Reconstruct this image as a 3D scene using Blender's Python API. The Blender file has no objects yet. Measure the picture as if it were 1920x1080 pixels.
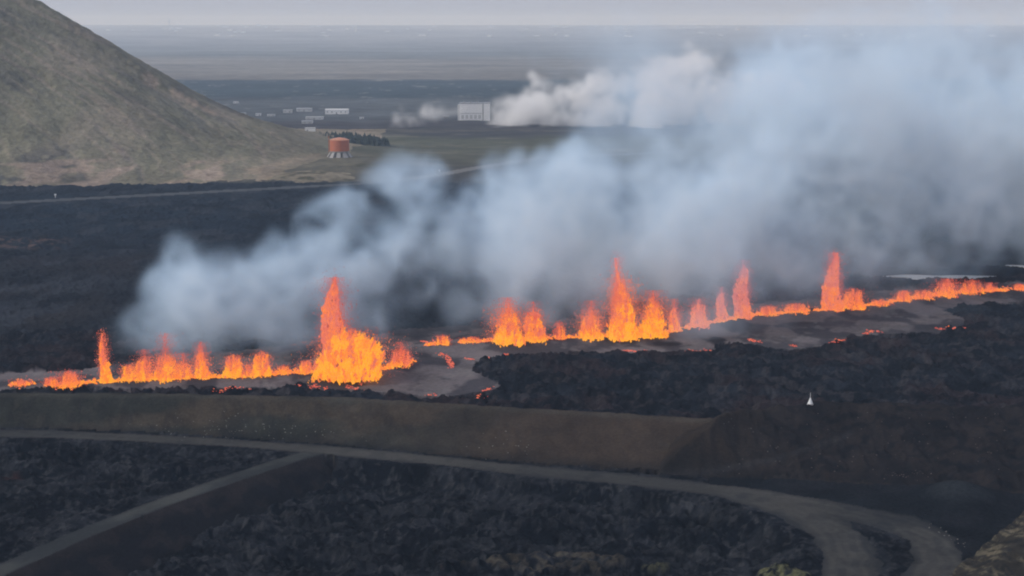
import bpy, math, random
import numpy as np
from mathutils import Vector, Matrix

sc = bpy.context.scene
rng = np.random.default_rng(7)
random.seed(7)
R = math.radians

# ------------------------------------------------------------------ camera
CAM_H = 120.0
FPX = 3000.0                       # focal length in pixels of the 1920 wide photograph
PITCH = math.atan((540 - 46) / FPX)
cam_d = bpy.data.cameras.new('camera')
cam_d.sensor_width = 36.0
cam_d.lens = 36.0 * FPX / 1920.0
cam_d.clip_start = 1.0
cam_d.clip_end = 80000.0
cam = bpy.data.objects.new('camera', cam_d)
sc.collection.objects.link(cam)
cam.location = (0, 0, CAM_H)
cam.rotation_euler = (math.pi / 2 - PITCH, 0, 0)
sc.camera = cam

# ------------------------------------------------------------------ sky, sun, exposure
SUN_EL, SUN_AZ = 36.0, -105.0       # azimuth measured from +Y (the view direction), negative = left
w = bpy.data.worlds.new('World'); sc.world = w; w.use_nodes = True
nt = w.node_tree; nt.nodes.clear()
out = nt.nodes.new('ShaderNodeOutputWorld'); bg = nt.nodes.new('ShaderNodeBackground')
sky = nt.nodes.new('ShaderNodeTexSky'); sky.sky_type = 'NISHITA'; sky.sun_disc = False
sky.sun_elevation = R(SUN_EL); sky.sun_rotation = R(SUN_AZ)
sky.altitude = 100; sky.air_density = 1.0; sky.dust_density = 4.0; sky.ozone_density = 1.5
hs = nt.nodes.new('ShaderNodeHueSaturation'); hs.inputs['Saturation'].default_value = 0.45
tint = nt.nodes.new('ShaderNodeMix'); tint.data_type = 'RGBA'; tint.blend_type = 'MIX'
tint.inputs['Factor'].default_value = 0.62                      # a thin even overcast in front of the blue
tint.inputs['B'].default_value = (5.6, 5.9, 7.2, 1)
nt.links.new(sky.outputs[0], hs.inputs['Color'])
nt.links.new(hs.outputs[0], tint.inputs['A'])
nt.links.new(tint.outputs['Result'], bg.inputs['Color'])
bg.inputs['Strength'].default_value = 0.112
nt.links.new(bg.outputs[0], out.inputs['Surface'])

sd = bpy.data.lights.new('sun', 'SUN'); sd.energy = 1.75; sd.angle = R(10); sd.color = (1.0, 0.95, 0.88)
sun = bpy.data.objects.new('sun', sd); sc.collection.objects.link(sun)
_dir = Vector((math.sin(R(SUN_AZ)) * math.cos(R(SUN_EL)), math.cos(R(SUN_AZ)) * math.cos(R(SUN_EL)), math.sin(R(SUN_EL))))
sun.rotation_euler = (-_dir).to_track_quat('-Z', 'Y').to_euler()
sun.location = (0, 0, 400)

sc.view_settings.view_transform = 'Standard'; sc.view_settings.look = 'None'
sc.view_settings.gamma = 1.0; sc.view_settings.use_curve_mapping = False
sc.view_settings.exposure = 0.0
sc.render.engine = 'CYCLES'
cy = sc.cycles
cy.use_denoising = True
cy.denoiser = 'OPENIMAGEDENOISE'
cy.use_adaptive_sampling = True
cy.adaptive_threshold = 0.02
cy.max_bounces = 9; cy.diffuse_bounces = 2; cy.glossy_bounces = 1; cy.transparent_max_bounces = 8
cy.volume_bounces = 8
cy.volume_step_rate = 2.0
cy.volume_max_steps = 160
cy.sample_clamp_indirect = 2.0
cy.filter_width = 2.0

# ------------------------------------------------------------------ helpers
cT, sT = math.cos(PITCH), math.sin(PITCH)
def at(px, py, z=0.0):
    """the point of the level plane z that the photograph shows at (px, py)"""
    a = (px - 960) / FPX; b = -(py - 540) / FPX
    dx, dy, dz = a, cT + b * sT, -sT + b * cT
    t = (z - CAM_H) / dz
    return (dx * t, dy * t, z)
def at_y(px, py, Y):
    a = (px - 960) / FPX; b = -(py - 540) / FPX
    t = Y / (cT + b * sT)
    return (a * t, Y, CAM_H + (-sT + b * cT) * t)
def pix(x, y, z):
    """inverse of at(): arrays"""
    dz = z - CAM_H
    f = y * cT - dz * sT
    u = y * sT + dz * cT
    return 960 + FPX * x / f, 540 - FPX * u / f
def sm(t):
    t = np.clip(t, 0, 1); return t * t * (3 - 2 * t)
def ss(a, b, v):
    return sm((v - a) / (b - a))

TAB = rng.random((256, 256)).astype(np.float64)
def vnoise(x, y, seed=0):
    x = x + seed * 17.31; y = y + seed * 9.77
    xi = np.floor(x).astype(np.int64); yi = np.floor(y).astype(np.int64)
    fx = x - xi; fy = y - yi
    fx = fx * fx * fx * (fx * (fx * 6 - 15) + 10); fy = fy * fy * fy * (fy * (fy * 6 - 15) + 10)
    x0 = xi & 255; x1 = (xi + 1) & 255; y0 = yi & 255; y1 = (yi + 1) & 255
    a = TAB[x0, y0]; b = TAB[x1, y0]; c = TAB[x0, y1]; d = TAB[x1, y1]
    return (a * (1 - fx) + b * fx) * (1 - fy) + (c * (1 - fx) + d * fx) * fy
def fbm(x, y, octs=4, seed=0, gain=0.5):
    s = 0; amp = 1; tot = 0
    for k in range(octs):
        c_, s_ = math.cos(0.6 * k + seed), math.sin(0.6 * k + seed)
        s = s + amp * vnoise((x * c_ - y * s_) * 2 ** k, (x * s_ + y * c_) * 2 ** k, seed + k * 3)
        tot += amp; amp *= gain
    return s / tot
def seg_dist(x, y, pts):
    """distance to a polyline, signed side of the nearest piece, position along it 0..n-1"""
    best = np.full(x.shape, 1e9); side = np.zeros(x.shape); along = np.zeros(x.shape)
    for i in range(len(pts) - 1):
        ax, ay = pts[i][0], pts[i][1]; bx, by = pts[i + 1][0], pts[i + 1][1]
        dx, dy = bx - ax, by - ay; L = dx * dx + dy * dy
        t = np.clip(((x - ax) * dx + (y - ay) * dy) / L, 0, 1)
        d = np.hypot(x - ax - t * dx, y - ay - t * dy)
        m = d < best
        best = np.where(m, d, best)
        side = np.where(m, np.sign((x - ax) * dy - (y - ay) * dx), side)   # + on the right of the walking direction
        along = np.where(m, i + t, along)
    return best, side, along
def interp(px, pts):
    return np.interp(px, [p[0] for p in pts], [p[1] for p in pts])
def mix(a, b, t):
    return a * (1 - t[..., None]) + np.array(b) * t[..., None]

def tag(o, label=None, cat=None, group=None, kind=None):
    if label: o['label'] = label
    if cat: o['category'] = cat
    if group: o['group'] = group
    if kind: o['kind'] = kind
    return o
def link_mesh(name, verts, faces, mat, parent=None, col=None, smooth=False):
    """one mesh object from arrays; faces is an (n,3) or (n,4) int array or a list of lists"""
    me = bpy.data.meshes.new(name)
    if isinstance(faces, np.ndarray):
        n, k = faces.shape
        me.vertices.add(len(verts)); me.vertices.foreach_set('co', np.asarray(verts, dtype=np.float32).ravel())
        me.loops.add(n * k); me.loops.foreach_set('vertex_index', faces.astype(np.int32).ravel())
        me.polygons.add(n); me.polygons.foreach_set('loop_start', np.arange(0, n * k, k, dtype=np.int32))
        me.update(calc_edges=True)
    else:
        me.from_pydata([tuple(v) for v in verts], [], faces); me.update()
    if col is not None:
        at_ = me.attributes.new('tint', 'FLOAT_COLOR', 'POINT')
        c4 = np.ones((len(verts), 4), dtype=np.float32); c4[:, :3] = col
        at_.data.foreach_set('color', c4.ravel())
    if smooth: me.polygons.foreach_set('use_smooth', np.ones(len(me.polygons), dtype=bool))
    me.materials.append(mat)
    o = bpy.data.objects.new(name, me); sc.collection.objects.link(o)
    if parent: o.parent = parent
    return o
def empty(name, loc, rz=0.0):
    o = bpy.data.objects.new(name, None); sc.collection.objects.link(o)
    o.location = loc; o.rotation_euler = (0, 0, rz); o.empty_display_size = 0.5
    return o

# ------------------------------------------------------------------ materials
def new_mat(name):
    m = bpy.data.materials.new(name); m.use_nodes = True
    return m, m.node_tree, m.node_tree.nodes['Principled BSDF']
def ground_mat(name, scale=1.0, contrast=0.6, bump=0.6, rough=1.0, stretch=(1, 1, 1), spec=0.02):
    """base colour = the sheet's own colour attribute, broken up by two procedural noises, with fine relief"""
    m, t, b = new_mat(name)
    at_ = t.nodes.new('ShaderNodeAttribute'); at_.attribute_name = 'tint'
    tc = t.nodes.new('ShaderNodeTexCoord'); mp = t.nodes.new('ShaderNodeMapping')
    mp.inputs['Scale'].default_value = stretch
    t.links.new(tc.outputs['Object'], mp.inputs['Vector'])
    n1 = t.nodes.new('ShaderNodeTexNoise'); n1.inputs['Scale'].default_value = 0.9 * scale; n1.inputs['Detail'].default_value = 6; n1.inputs['Roughness'].default_value = 0.65
    n2 = t.nodes.new('ShaderNodeTexNoise'); n2.inputs['Scale'].default_value = 0.07 * scale; n2.inputs['Detail'].default_value = 4
    t.links.new(mp.outputs[0], n1.inputs['Vector']); t.links.new(mp.outputs[0], n2.inputs['Vector'])
    ad = t.nodes.new('ShaderNodeMath'); ad.operation = 'ADD'
    t.links.new(n1.outputs['Fac'], ad.inputs[0]); t.links.new(n2.outputs['Fac'], ad.inputs[1])
    mr = t.nodes.new('ShaderNodeMapRange'); mr.inputs['From Min'].default_value = 0.7; mr.inputs['From Max'].default_value = 1.3
    mr.inputs['To Min'].default_value = 1 - contrast; mr.inputs['To Max'].default_value = 1 + contrast
    t.links.new(ad.outputs[0], mr.inputs['Value'])
    vm = t.nodes.new('ShaderNodeVectorMath'); vm.operation = 'SCALE'
    t.links.new(at_.outputs['Color'], vm.inputs[0]); t.links.new(mr.outputs[0], vm.inputs['Scale'])
    t.links.new(vm.outputs[0], b.inputs['Base Color'])
    bp = t.nodes.new('ShaderNodeBump'); bp.inputs['Strength'].default_value = bump; bp.inputs['Distance'].default_value = 0.6 / scale
    t.links.new(n1.outputs['Fac'], bp.inputs['Height']); t.links.new(bp.outputs[0], b.inputs['Normal'])
    b.inputs['Roughness'].default_value = rough; b.inputs['Specular IOR Level'].default_value = spec
    return m
def flat_mat(name, col, rough=0.7, metal=0.0, var=0.12, scale=0.6):
    m, t, b = new_mat(name)
    n = t.nodes.new('ShaderNodeTexNoise'); n.inputs['Scale'].default_value = scale; n.inputs['Detail'].default_value = 5
    tc = t.nodes.new('ShaderNodeTexCoord'); t.links.new(tc.outputs['Object'], n.inputs['Vector'])
    mr = t.nodes.new('ShaderNodeMapRange'); mr.inputs['To Min'].default_value = 1 - var * 2; mr.inputs['To Max'].default_value = 1 + var
    t.links.new(n.outputs['Fac'], mr.inputs['Value'])
    vm = t.nodes.new('ShaderNodeVectorMath'); vm.operation = 'SCALE'; vm.inputs[0].default_value = col
    t.links.new(mr.outputs[0], vm.inputs['Scale']); t.links.new(vm.outputs[0], b.inputs['Base Color'])
    b.inputs['Roughness'].default_value = rough; b.inputs['Metallic'].default_value = metal
    return m
def glow_mat(name, strength=1.0, base=(0.02, 0.01, 0.01)):
    """molten rock: it gives off light of its own, hotter or cooler from clot to clot"""
    m, t, b = new_mat(name)
    at_ = t.nodes.new('ShaderNodeAttribute'); at_.attribute_name = 'tint'
    b.inputs['Base Color'].default_value = (*base, 1)
    b.inputs['Roughness'].default_value = 0.9
    t.links.new(at_.outputs['Color'], b.inputs['Emission Color'])
    b.inputs['Emission Strength'].default_value = strength
    m.cycles.emission_sampling = 'NONE'
    return m

M_LAVA = ground_mat('rough_lava', 1.0, 0.75, 1.0)
M_PLAIN = ground_mat('plain', 0.35, 0.35, 0.5)
M_ROAD = ground_mat('gravel', 0.8, 0.22, 0.25)
M_EARTH = ground_mat('earth_fill', 1.3, 0.42, 0.5)
M_CRUST = ground_mat('fresh_lava_crust', 0.8, 0.35, 0.5, rough=0.75)
M_HILL = ground_mat('hill_moss', 0.22, 0.4, 0.8)
M_GLOW = glow_mat('molten_lava')

# ------------------------------------------------------------------ the land
# plan of the place; curves are given where the photograph shows them and carried to the ground
BZ = 2.5          # level of the land behind the barrier
ROAD = [at(x, y) for x, y in [(-500, 796), (-200, 803), (0, 812), (200, 818), (400, 828), (600, 843), (800, 861), (1000, 883), (1200, 901), (1400, 925), (1550, 952), (1680, 980), (1745, 1012), (1765, 1055), (1720, 1115), (1600, 1200)]]
ROAD2 = [at(x, y) for x, y in [(1390, 925), (1500, 958), (1570, 1000), (1592, 1050), (1590, 1120), (1560, 1200)]]
TRACK = [at(x, y) for x, y in [(-160, 1150), (0, 1070), (150, 1003), (300, 944), (450, 892), (560, 856), (600, 846)]]
HIGHWAY = [at(x, y) for x, y in [(-700, 412), (-100, 389), (0, 384), (300, 368), (500, 357), (680, 347), (760, 339), (820, 331), (890, 318), (1000, 300), (1300, 285), (2600, 270)]]
FAINT = [at(x, y, 0) for x, y in [(1230, 893), (1330, 884), (1430, 868)]]
FOOT1 = [(-900, 790), (0, 802), (300, 812), (600, 832), (800, 850), (1000, 868), (1300, 886), (1500, 900), (2800, 980)]
CREST1 = [(-900, 735), (0, 741), (300, 742), (640, 749), (1000, 771), (1330, 789), (1600, 800), (2800, 840)]
FOOT2 = [(1180, 893), (1300, 893), (1450, 897), (1600, 905), (1750, 915), (1920, 925), (2800, 960)]
CREST2 = [(1180, 800), (1330, 790), (1400, 768), (1520, 758), (1700, 761), (1920, 766), (2800, 775)]
FISS1 = [at(x, y, 4.7) for x, y in [(22, 721), (100, 721), (200, 716), (300, 710), (400, 708), (540, 700), (620, 697), (720, 693), (775, 678)]]
FISS2 = [at(x, y, 4.7) for x, y in [(800, 648), (830, 644), (930, 639), (1100, 632), (1250, 624), (1330, 606), (1420, 591), (1560, 580), (1640, 571), (1700, 562), (1780, 551), (1870, 545), (1920, 542), (2150, 530)]]
# outline of the fresh grey crust (z = BZ)
CR_TOP = [(-900, 700), (0, 700), (150, 695), (300, 670), (500, 650), (600, 635), (700, 625), (900, 606), (1100, 598), (1300, 585), (1500, 560), (1700, 540), (1920, 528), (2800, 500)]
CR_BOT = [(-900, 738), (0, 738), (60, 737), (120, 728), (250, 732), (330, 731), (480, 727), (560, 728), (660, 734), (740, 738), (840, 744), (920, 734), (935, 722), (905, 706), (880, 694), (892, 678), (975, 668), (1090, 660), (1200, 663), (1330, 660), (1345, 644), (1365, 642), (1430, 652), (1518, 655), (1560, 645), (1604, 628), (1700, 626), (1800, 618), (1812, 600), (1775, 582), (1800, 572), (1920, 562), (2800, 540)]
PONDS = []
for (px, py, wx, wy) in [(1760, 520, 92, 5), (1925, 501, 46, 3.5)]:
    c_ = at(px, py, 2.2); PONDS.append((c_[0], c_[1], (at(px + wx, py, 2.2)[0] - c_[0]) * 1.35, (at(px, py - wy, 2.2)[1] - c_[1]) * 1.35))

def land(x, y):
    """height, colour and kind of the land at x, y (arrays)"""
    px0, py0 = pix(x, y, 0.0); pxb, pyb = pix(x, y, BZ)
    n_big = fbm(x / 90, y / 90, 4, 1); n_mid = fbm(x / 22, y / 22, 4, 2); n_sm = fbm(x / 5, y / 5, 3, 3)
    def bil(s, seed, o=2): return 1 - np.abs(2 * fbm(x / s, y / s, o, seed) - 1) * 2.2
    rough = 1.1 * bil(13, 5) + 0.75 * bil(5.5, 6) + 0.5 * bil(2.6, 7) + 0.35 * (vnoise(x / 1.1, y / 1.1, 8) - .5)
    rough = rough + 1.0 * (fbm(x / 35, y / 35, 2, 9) - .5) * 2
    h = np.zeros_like(x); reg = np.zeros(x.shape, dtype=int)
    col = np.zeros(x.shape + (3,))
    # ---- far and middle plain, bands of lava fields and moss, the farthest paled to paint in haze
    wob = (n_big - .5) * 12 + (n_mid - .5) * 4
    wf = np.clip(py0 / 300, 0.1, 1) 
    yy = py0 + wob * wf
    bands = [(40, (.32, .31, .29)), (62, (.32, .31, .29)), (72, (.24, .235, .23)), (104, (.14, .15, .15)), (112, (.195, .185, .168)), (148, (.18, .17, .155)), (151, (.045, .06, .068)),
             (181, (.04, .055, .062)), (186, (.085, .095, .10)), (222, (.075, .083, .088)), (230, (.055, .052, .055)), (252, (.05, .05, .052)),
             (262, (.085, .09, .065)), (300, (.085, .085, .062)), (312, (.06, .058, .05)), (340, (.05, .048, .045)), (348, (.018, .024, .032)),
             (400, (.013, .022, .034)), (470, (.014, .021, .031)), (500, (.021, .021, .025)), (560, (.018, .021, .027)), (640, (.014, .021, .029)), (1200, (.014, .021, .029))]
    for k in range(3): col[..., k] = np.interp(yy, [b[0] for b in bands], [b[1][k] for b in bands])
    # moss and pale streaks on the older land
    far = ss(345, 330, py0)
    pale = ss(.58, .75, fbm(x / 60, y / 25, 4, 11)) * ss(345, 300, py0) * ss(225, 260, py0)
    col = mix(col, (.16, .15, .115), pale * 0.6)
    spk = ss(.66, .8, fbm(x / 30, y / 60, 5, 12, .65)) * ss(225, 200, py0) * ss(60, 110, py0)
    col = mix(col, (.24, .24, .22), spk * 0.5)
    stk = fbm(x / 420, y / 240, 5, 18, .62); col = col * (1 + (stk - .5) * 1.1 * ss(235, 200, py0))[..., None]
    brown = ss(.5, .7, fbm(x / 120, y / 120, 3, 13)) * ss(440, 480, py0)
    col = mix(col, (.03, .025, .024), brown * .7)
    tl = ss(346, 340, py0) * ss(288, 296, py0) * ss(740, 660, px0)
    col = mix(col, (.13, .12, .088), tl * (.55 + .45 * ss(.4, .6, fbm(x / 16, y / 40, 4, 17))))
    pt = ss(346, 352, py0) * ss(735, 700, py0)  # dark and pale patches painted in for relief contrast on the rough lava
    col = mix(col, (.035, .040, .050), pt * ss(.50, .66, fbm(x / 16, y / 30, 5, 14, .6)) * .8)
    col = mix(col, (.006, .009, .013), pt * ss(.52, .68, fbm(x / 9 + 5, y / 20, 5, 16, .6)) * .8)
    # tan strip at the far left
    tan_ = ss(14, 5, np.abs(py0 - 466)) * ss(170, 60, px0) * ss(.45, .6, n_sm)
    col = mix(col, (.13, .09, .08), tan_ * .8)
    h = far * ((n_mid - .5) * 1.6) + (1 - far) * rough * 0.85
    h = h + 110 * ss(7500, 21000, y) + (fbm(x / 700, y / 700, 3, 15) - .5) * 14 * ss(2600, 7000, y)
    # the low swell that carries the tank
    sw = np.exp(-(((px0 - 610) / 130) ** 2)) * ss(342, 325, py0) * ss(262, 285, py0)
    h = h + sw * 5
    # ---- land behind the barrier
    foot1 = interp(px0, FOOT1)
    Yf1 = np.interp(px0, [p[0] for p in FOOT1], [at(*p)[1] for p in FOOT1])
    Yc1 = np.interp(px0, [p[0] for p in CREST1], [at(p[0], p[1], 8)[1] for p in CREST1])
    behind = y > Yc1 - 5
    near_back = behind & (y < 1200)
    lift = BZ * ss(1100, 850, y)
    h = np.where(near_back, h + lift, h)
    mid = near_back & (pyb > interp(pxb, [(-900, 640), (800, 620), (1300, 560), (1700, 510), (2800, 470)]))
    # dark rough field between barrier and fresh lava
    mcol = np.array((.0165, .0185, .024))
    mcol_arr = mix(np.broadcast_to(np.array((.019, .023, .031)), col.shape), (.038, .027, .029), ss(.42, .60, fbm(x / 22, y / 26, 4, 21)))
    mcol_arr = mix(mcol_arr, (.007, .009, .013), ss(.44, .58, fbm(x / 8, y / 9, 4, 22)) * .85)  # dark and pale patches also stand in for weak relief shading
    mcol_arr = mix(mcol_arr, (.062, .056, .060), ss(.55, .70, fbm(x / 2.6, y / 4.5, 3, 26)) * .6)
    h = np.where(mid, BZ + rough * 1.35 - .2, h); col = np.where(mid[..., None], mcol_arr, col); reg = np.where(mid, 6, reg)
    # ---- fresh crust and the ramparts along the fissures
    d1, s1, _ = seg_dist(x, y, FISS1); d2, s2, _ = seg_dist(x, y, FISS2)
    dF = np.minimum(d1, d2)
    jag = (fbm(x / 7, y / 7, 4, 23) - .5) * 16 + (n_sm - .5) * 8
    jag2 = (fbm(x / 6 + 40, y / 9, 4, 24) - .5) * 22
    pxc, pyc = pix(x, y, BZ + .8)
    qx = pxc + jag2; qy = pyc + jag * .45
    inn = near_back & (y < 1000) & (pyc < 760) & (pyc > 490)
    ins = np.zeros(x.shape, dtype=bool)
    poly_ = CR_TOP + CR_BOT[::-1]
    xx, yy_ = qx[inn], qy[inn]; r_in = np.zeros(xx.shape, dtype=bool)
    for k in range(len(poly_)):
        (x1, y1), (x2, y2) = poly_[k], poly_[(k + 1) % len(poly_)]
        if y1 == y2: continue
        c_ = ((y1 > yy_) != (y2 > yy_)) & (xx < (x2 - x1) * (yy_ - y1) / (y2 - y1) + x1)
        r_in ^= c_
    ins[inn] = r_in; inn = ins
    fold = fbm(x / 8, y / 9, 4, 25)
    hc = BZ + 1.5 * np.exp(-(dF / 9) ** 2) + (fold - .5) * .8 * ss(1, 8, dF)
    ccol = mix(np.broadcast_to(np.array((.125, .110, .114)), col.shape), (.050, .046, .052), ss(.42, .6, fbm(x / 11, y / 15, 5, 27)))
    ccol = mix(ccol, (.16, .15, .15), ss(.6, .75, fbm(x / 5, y / 8, 4, 29)) * .5)
    ccol = mix(ccol, (.12, .10, .095), ss(.6, .8, fbm(x / 8, y / 6, 3, 28)) * ss(1400, 1600, pxb) * .6)
    for (qx_, qy_, rx_, ry_) in [(1512, 584, 22, 7), (1380, 612, 34, 12), (700, 690, 34, 6), (1345, 640, 20, 8), (1250, 645, 30, 4)]:
        ccol = mix(ccol, (.018, .017, .02), ss(0, .5, 1 - ((pxc - qx_) / rx_) ** 2 - ((pyc - qy_) / ry_) ** 2 + (n_sm - .5)))
    h = np.where(inn, hc + .8, h); col = np.where(inn[..., None], ccol, col); reg = np.where(inn, 7, reg)
    for (pcx, pcy, prx, pry) in PONDS:
        e = 1 - ((x - pcx) / prx) ** 2 - ((y - pcy) / pry) ** 2
        h = np.where(e > -.8, 2.0 + (h - 2.0) * ss(0, -.8, e), h)
    # ---- barrier one
    t = (y - Yf1) / np.maximum(Yc1 - Yf1, 1)
    hb1 = np.where(t < 1, 8 * (0.15 * sm(t) + .85 * np.clip(t, 0, 1)), 8 - 5 * ss(3, 10, y - Yc1))
    hb1 = hb1 * ss(1580, 1350, px0)
    on1 = (t > 0) & (y - Yc1 < 9)
    # ---- barrier two
    Yf2 = np.interp(px0, [p[0] for p in FOOT2], [at(*p)[1] for p in FOOT2])
    c2 = 12 * ss(1225, 1400, px0)
    Yc2 = np.interp(px0, [p[0] for p in CREST2], [at(p[0], p[1], 12)[1] for p in CREST2])
    t2 = (y - Yf2) / np.maximum(Yc2 - Yf2, 1)
    hb2 = np.where(t2 < 1, 12 * np.clip(t2, 0, 1), 12 - 9 * ss(2, 16, y - Yc2))
    hb2 = np.minimum(hb2, 12 * np.clip((px0 - 1235) / 105, 0, 1) ** .75) + (n_mid - .5) * 1.5 * ss(1300, 1450, px0)
    on2 = (t2 > 0) & (px0 > 1235) & (y - Yc2 < 14)
    b1 = np.where(on1, hb1 + (n_sm - .5) * .45 + (fbm(x / 3.4 + y / 9, y / 5, 4, 36) - .5) * .7, -50); b2 = np.where(on2, hb2 + (n_sm - .5) * .8 + (fbm(x / 4, y / 12, 3, 38) - .5) * 1.6 + (bil(4.2, 39) - .3) * .55 * ss(1330, 1450, px0), -50)
    use1 = on1 & (b1 >= b2); use2 = on2 & (b2 > b1) & (b2 > np.where(near_back & (y > Yc2), BZ - .6, -1))
    e1 = mix(np.broadcast_to(np.array((.092, .074, .055)), col.shape), (.050, .052, .044), ss(.4, .6, fbm(x / 30, y / 10, 4, 31)))
    e1 = mix(e1, (.030, .028, .026), ss(.52, .70, fbm(x / 3.4 + y / 9, y / 5, 5, 36)) * .5)
    e1 = mix(e1, (.095, .085, .07), ss(.60, .75, fbm(x / 4 + 7, y / 5, 5, 37)) * .35)
    e1 = mix(e1, (.075, .053, .040), ss(500, 1100, px0) * .7)
    e1 = mix(e1, (.11, .10, .082), ss(.9, 1.0, t) * ss(1.4, 1.0, t) * .45)  # crest edge painted lighter, as if lit
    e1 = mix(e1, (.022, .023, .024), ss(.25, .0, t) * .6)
    e2 = mix(np.broadcast_to(np.array((.040, .033, .031)), col.shape), (.026, .023, .024), ss(.4, .6, fbm(x / 16, y / 8, 4, 33)))
    e2 = mix(e2, (.045, .036, .033), ss(.60, .72, fbm(x / 2.5, y / 3, 3, 34)) * .5)
    e2 = mix(e2, (.010, .011, .014), ss(.58, .70, fbm(x / 3.5, y / 3, 3, 35)) * .7)
    e2 = e2 * (1 - ss(1480, 1300, px0))[..., None] + e1 * .8 * ss(1480, 1300, px0)[..., None]
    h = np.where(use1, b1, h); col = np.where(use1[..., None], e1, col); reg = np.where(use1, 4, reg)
    h = np.where(use2, b2, h); col = np.where(use2[..., None], e2, col); reg = np.where(use2, 5, reg)
    # ---- foreground
    fr = (y < Yf1) & ~use2
    dR, sR, aR = seg_dist(x, y, ROAD); dR2, _, _ = seg_dist(x, y, ROAD2); dT, sT_, aT = seg_dist(x, y, TRACK)
    hwR = np.interp(aR, [0, 4, 8, 10, 12, 15], [3.6, 4.4, 5.0, 6.0, 6.0, 6.0]) + (n_mid - .5) * 2.6 + (n_sm - .5) * 2.2
    hwR2 = 6.8 + (n_mid - .5) * 4 + (n_sm - .5) * 2.5
    rightside = sT_ > 0
    fcolA = mix(np.broadcast_to(np.array((.031, .034, .041)), col.shape), (.006, .008, .012), ss(.42, .6, fbm(x / 9, y / 6, 4, 41)))
    fcolA = mix(fcolA, (.085, .088, .094), ss(.54, .70, fbm(x / 1.5, y / 2.2, 4, 42, .6)) * .5)
    fcolA = mix(fcolA, (.004, .005, .008), ss(.60, .70, fbm(x / 1.8 + 9, y / 2.4, 2, 43)) * .8)  # dark and pale spots painted in to deepen the relief shading
    red = ss(30, 12, np.hypot((px0 - 20), (py0 - 900) * 1.6)) * ss(.4, .6, n_sm)
    fcolA = mix(fcolA, (.06, .025, .018), red)
    lowR = -5.0 * ss(0, 14, np.minimum(dR - hwR, dR2 - hwR2)) * ss(0, 6, np.where(rightside | (aT > 5.98), dT, 50))
    lowL = -1.5 * ss(0, 8, np.minimum(dR - hwR, dT - 3))
    right_field = rightside | (aT > 5.5)
    hf = np.where(right_field, lowR, lowL) + rough * (.55 + 1.1 * fbm(x / 40, y / 40, 2, 50)) * ss(0, 6, np.minimum(np.minimum(dR - hwR, dT - 3), dR2 - hwR2))
    h = np.where(fr, hf, h); col = np.where(fr[..., None], fcolA, col); reg = np.where(fr, 1, reg)
    # bank of the causeway, smooth dark fill
    bw = np.interp(aT, [0, 1, 2, 4, 5.6, 6], [19, 19, 17, 14, 8, 3]) + (n_mid - .5) * 4
    bank = fr & (rightside | (aT > 5.98)) & (dT > 3) & (dT < 3 + bw)
    hbk = -5.4 * np.clip((dT - 3) / np.maximum(bw, 1), 0, 1) + (n_sm - .5) * .8
    h = np.where(bank, hbk, h); col = np.where(bank[..., None], mix(np.broadcast_to(np.array((.0135, .0135, .0165)), col.shape), (.030, .025, .025), np.clip(ss(9, 3, dT) + .7 * ss(.5, .7, fbm(x / 3, y / 6, 4, 49)), 0, 1)), col)
    reg = np.where(bank, 3, reg)
    trk = fr & (dT < 3.1 + (n_sm - .5) * .5)
    h = np.where(trk, 0 + (n_sm - .5) * .12, h); col = np.where(trk[..., None], mix(np.broadcast_to(np.array((.070, .072, .068)), col.shape), (.038, .042, .044), np.clip(ss(.4, .65, n_mid) + .7 * ss(1.6, 3, dT), 0, 1)), col)
    reg = np.where(trk, 9, reg)
    # level working ground at the foot of barrier two
    pad = fr & (px0 > 1330) & (px0 < 2300) & (sR < 0) & ~trk
    padc = mix(np.broadcast_to(np.array((.021, .023, .028)), col.shape), (.014, .017, .021), ss(.4, .6, fbm(x / 14, y / 14, 4, 44)))
    mound = 4.0 * np.exp(-((x - at(1800, 935)[0]) / 9) ** 2 - ((y - at(1800, 935)[1]) / 10) ** 2)
    h = np.where(pad, (n_mid - .5) * 1.6 + (n_sm - .5) * .8 + mound, h); col = np.where(pad[..., None], padc, col)
    col = mix(col, (.028, .033, .038), np.where(pad, ss(.8, 3, mound), 0))
    rd = fr & ((dR < hwR) | (dR2 < hwR2))
    lane = ss(.45, .75, np.abs(np.sin(np.minimum(dR, dR2) * .9 + n_mid * 6 + n_sm * 2)))
    rc = mix(np.broadcast_to(np.array((.078, .075, .069)), col.shape), (.036, .038, .040), np.clip(lane * .28 * ss(1400, 1600, px0) + .45 * ss(.45, .65, n_mid) + .4 * ss(.5, .7, n_sm) + .6 * ss(.55, 1.0, np.minimum(dR / hwR, dR2 / hwR2)), 0, 1))
    h = np.where(rd, (n_sm - .5) * .15, h); col = np.where(rd[..., None], rc, col); reg = np.where(rd, 2, reg)
    # grassy bank in the lower right corner, moss and gravel patches by the lower edge
    ln = (py0 - np.interp(px0, [1500, 1780, 1920, 2600], [1330, 1085, 960, 700])) 
    cor = fr & (ln > 0 + (n_mid - .5) * 30) & (px0 > 1640)
    cc = mix(np.broadcast_to(np.array((.045, .040, .032)), col.shape), (.15, .13, .09), ss(.50, .66, fbm(x / 1.6 + y / 9, y / 4.5, 5, 46, .65)))
    cc = mix(cc, (.02, .02, .02), ss(.52, .66, fbm(x / 2.2, y / 4, 4, 47, .6)) * .7)
    h = np.where(cor, 3.5 * ss(0, 90, ln) + (n_sm - .5) * 1.2 + rough * .4, h); col = np.where(cor[..., None], cc, col); reg = np.where(cor, 10, reg)
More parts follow.
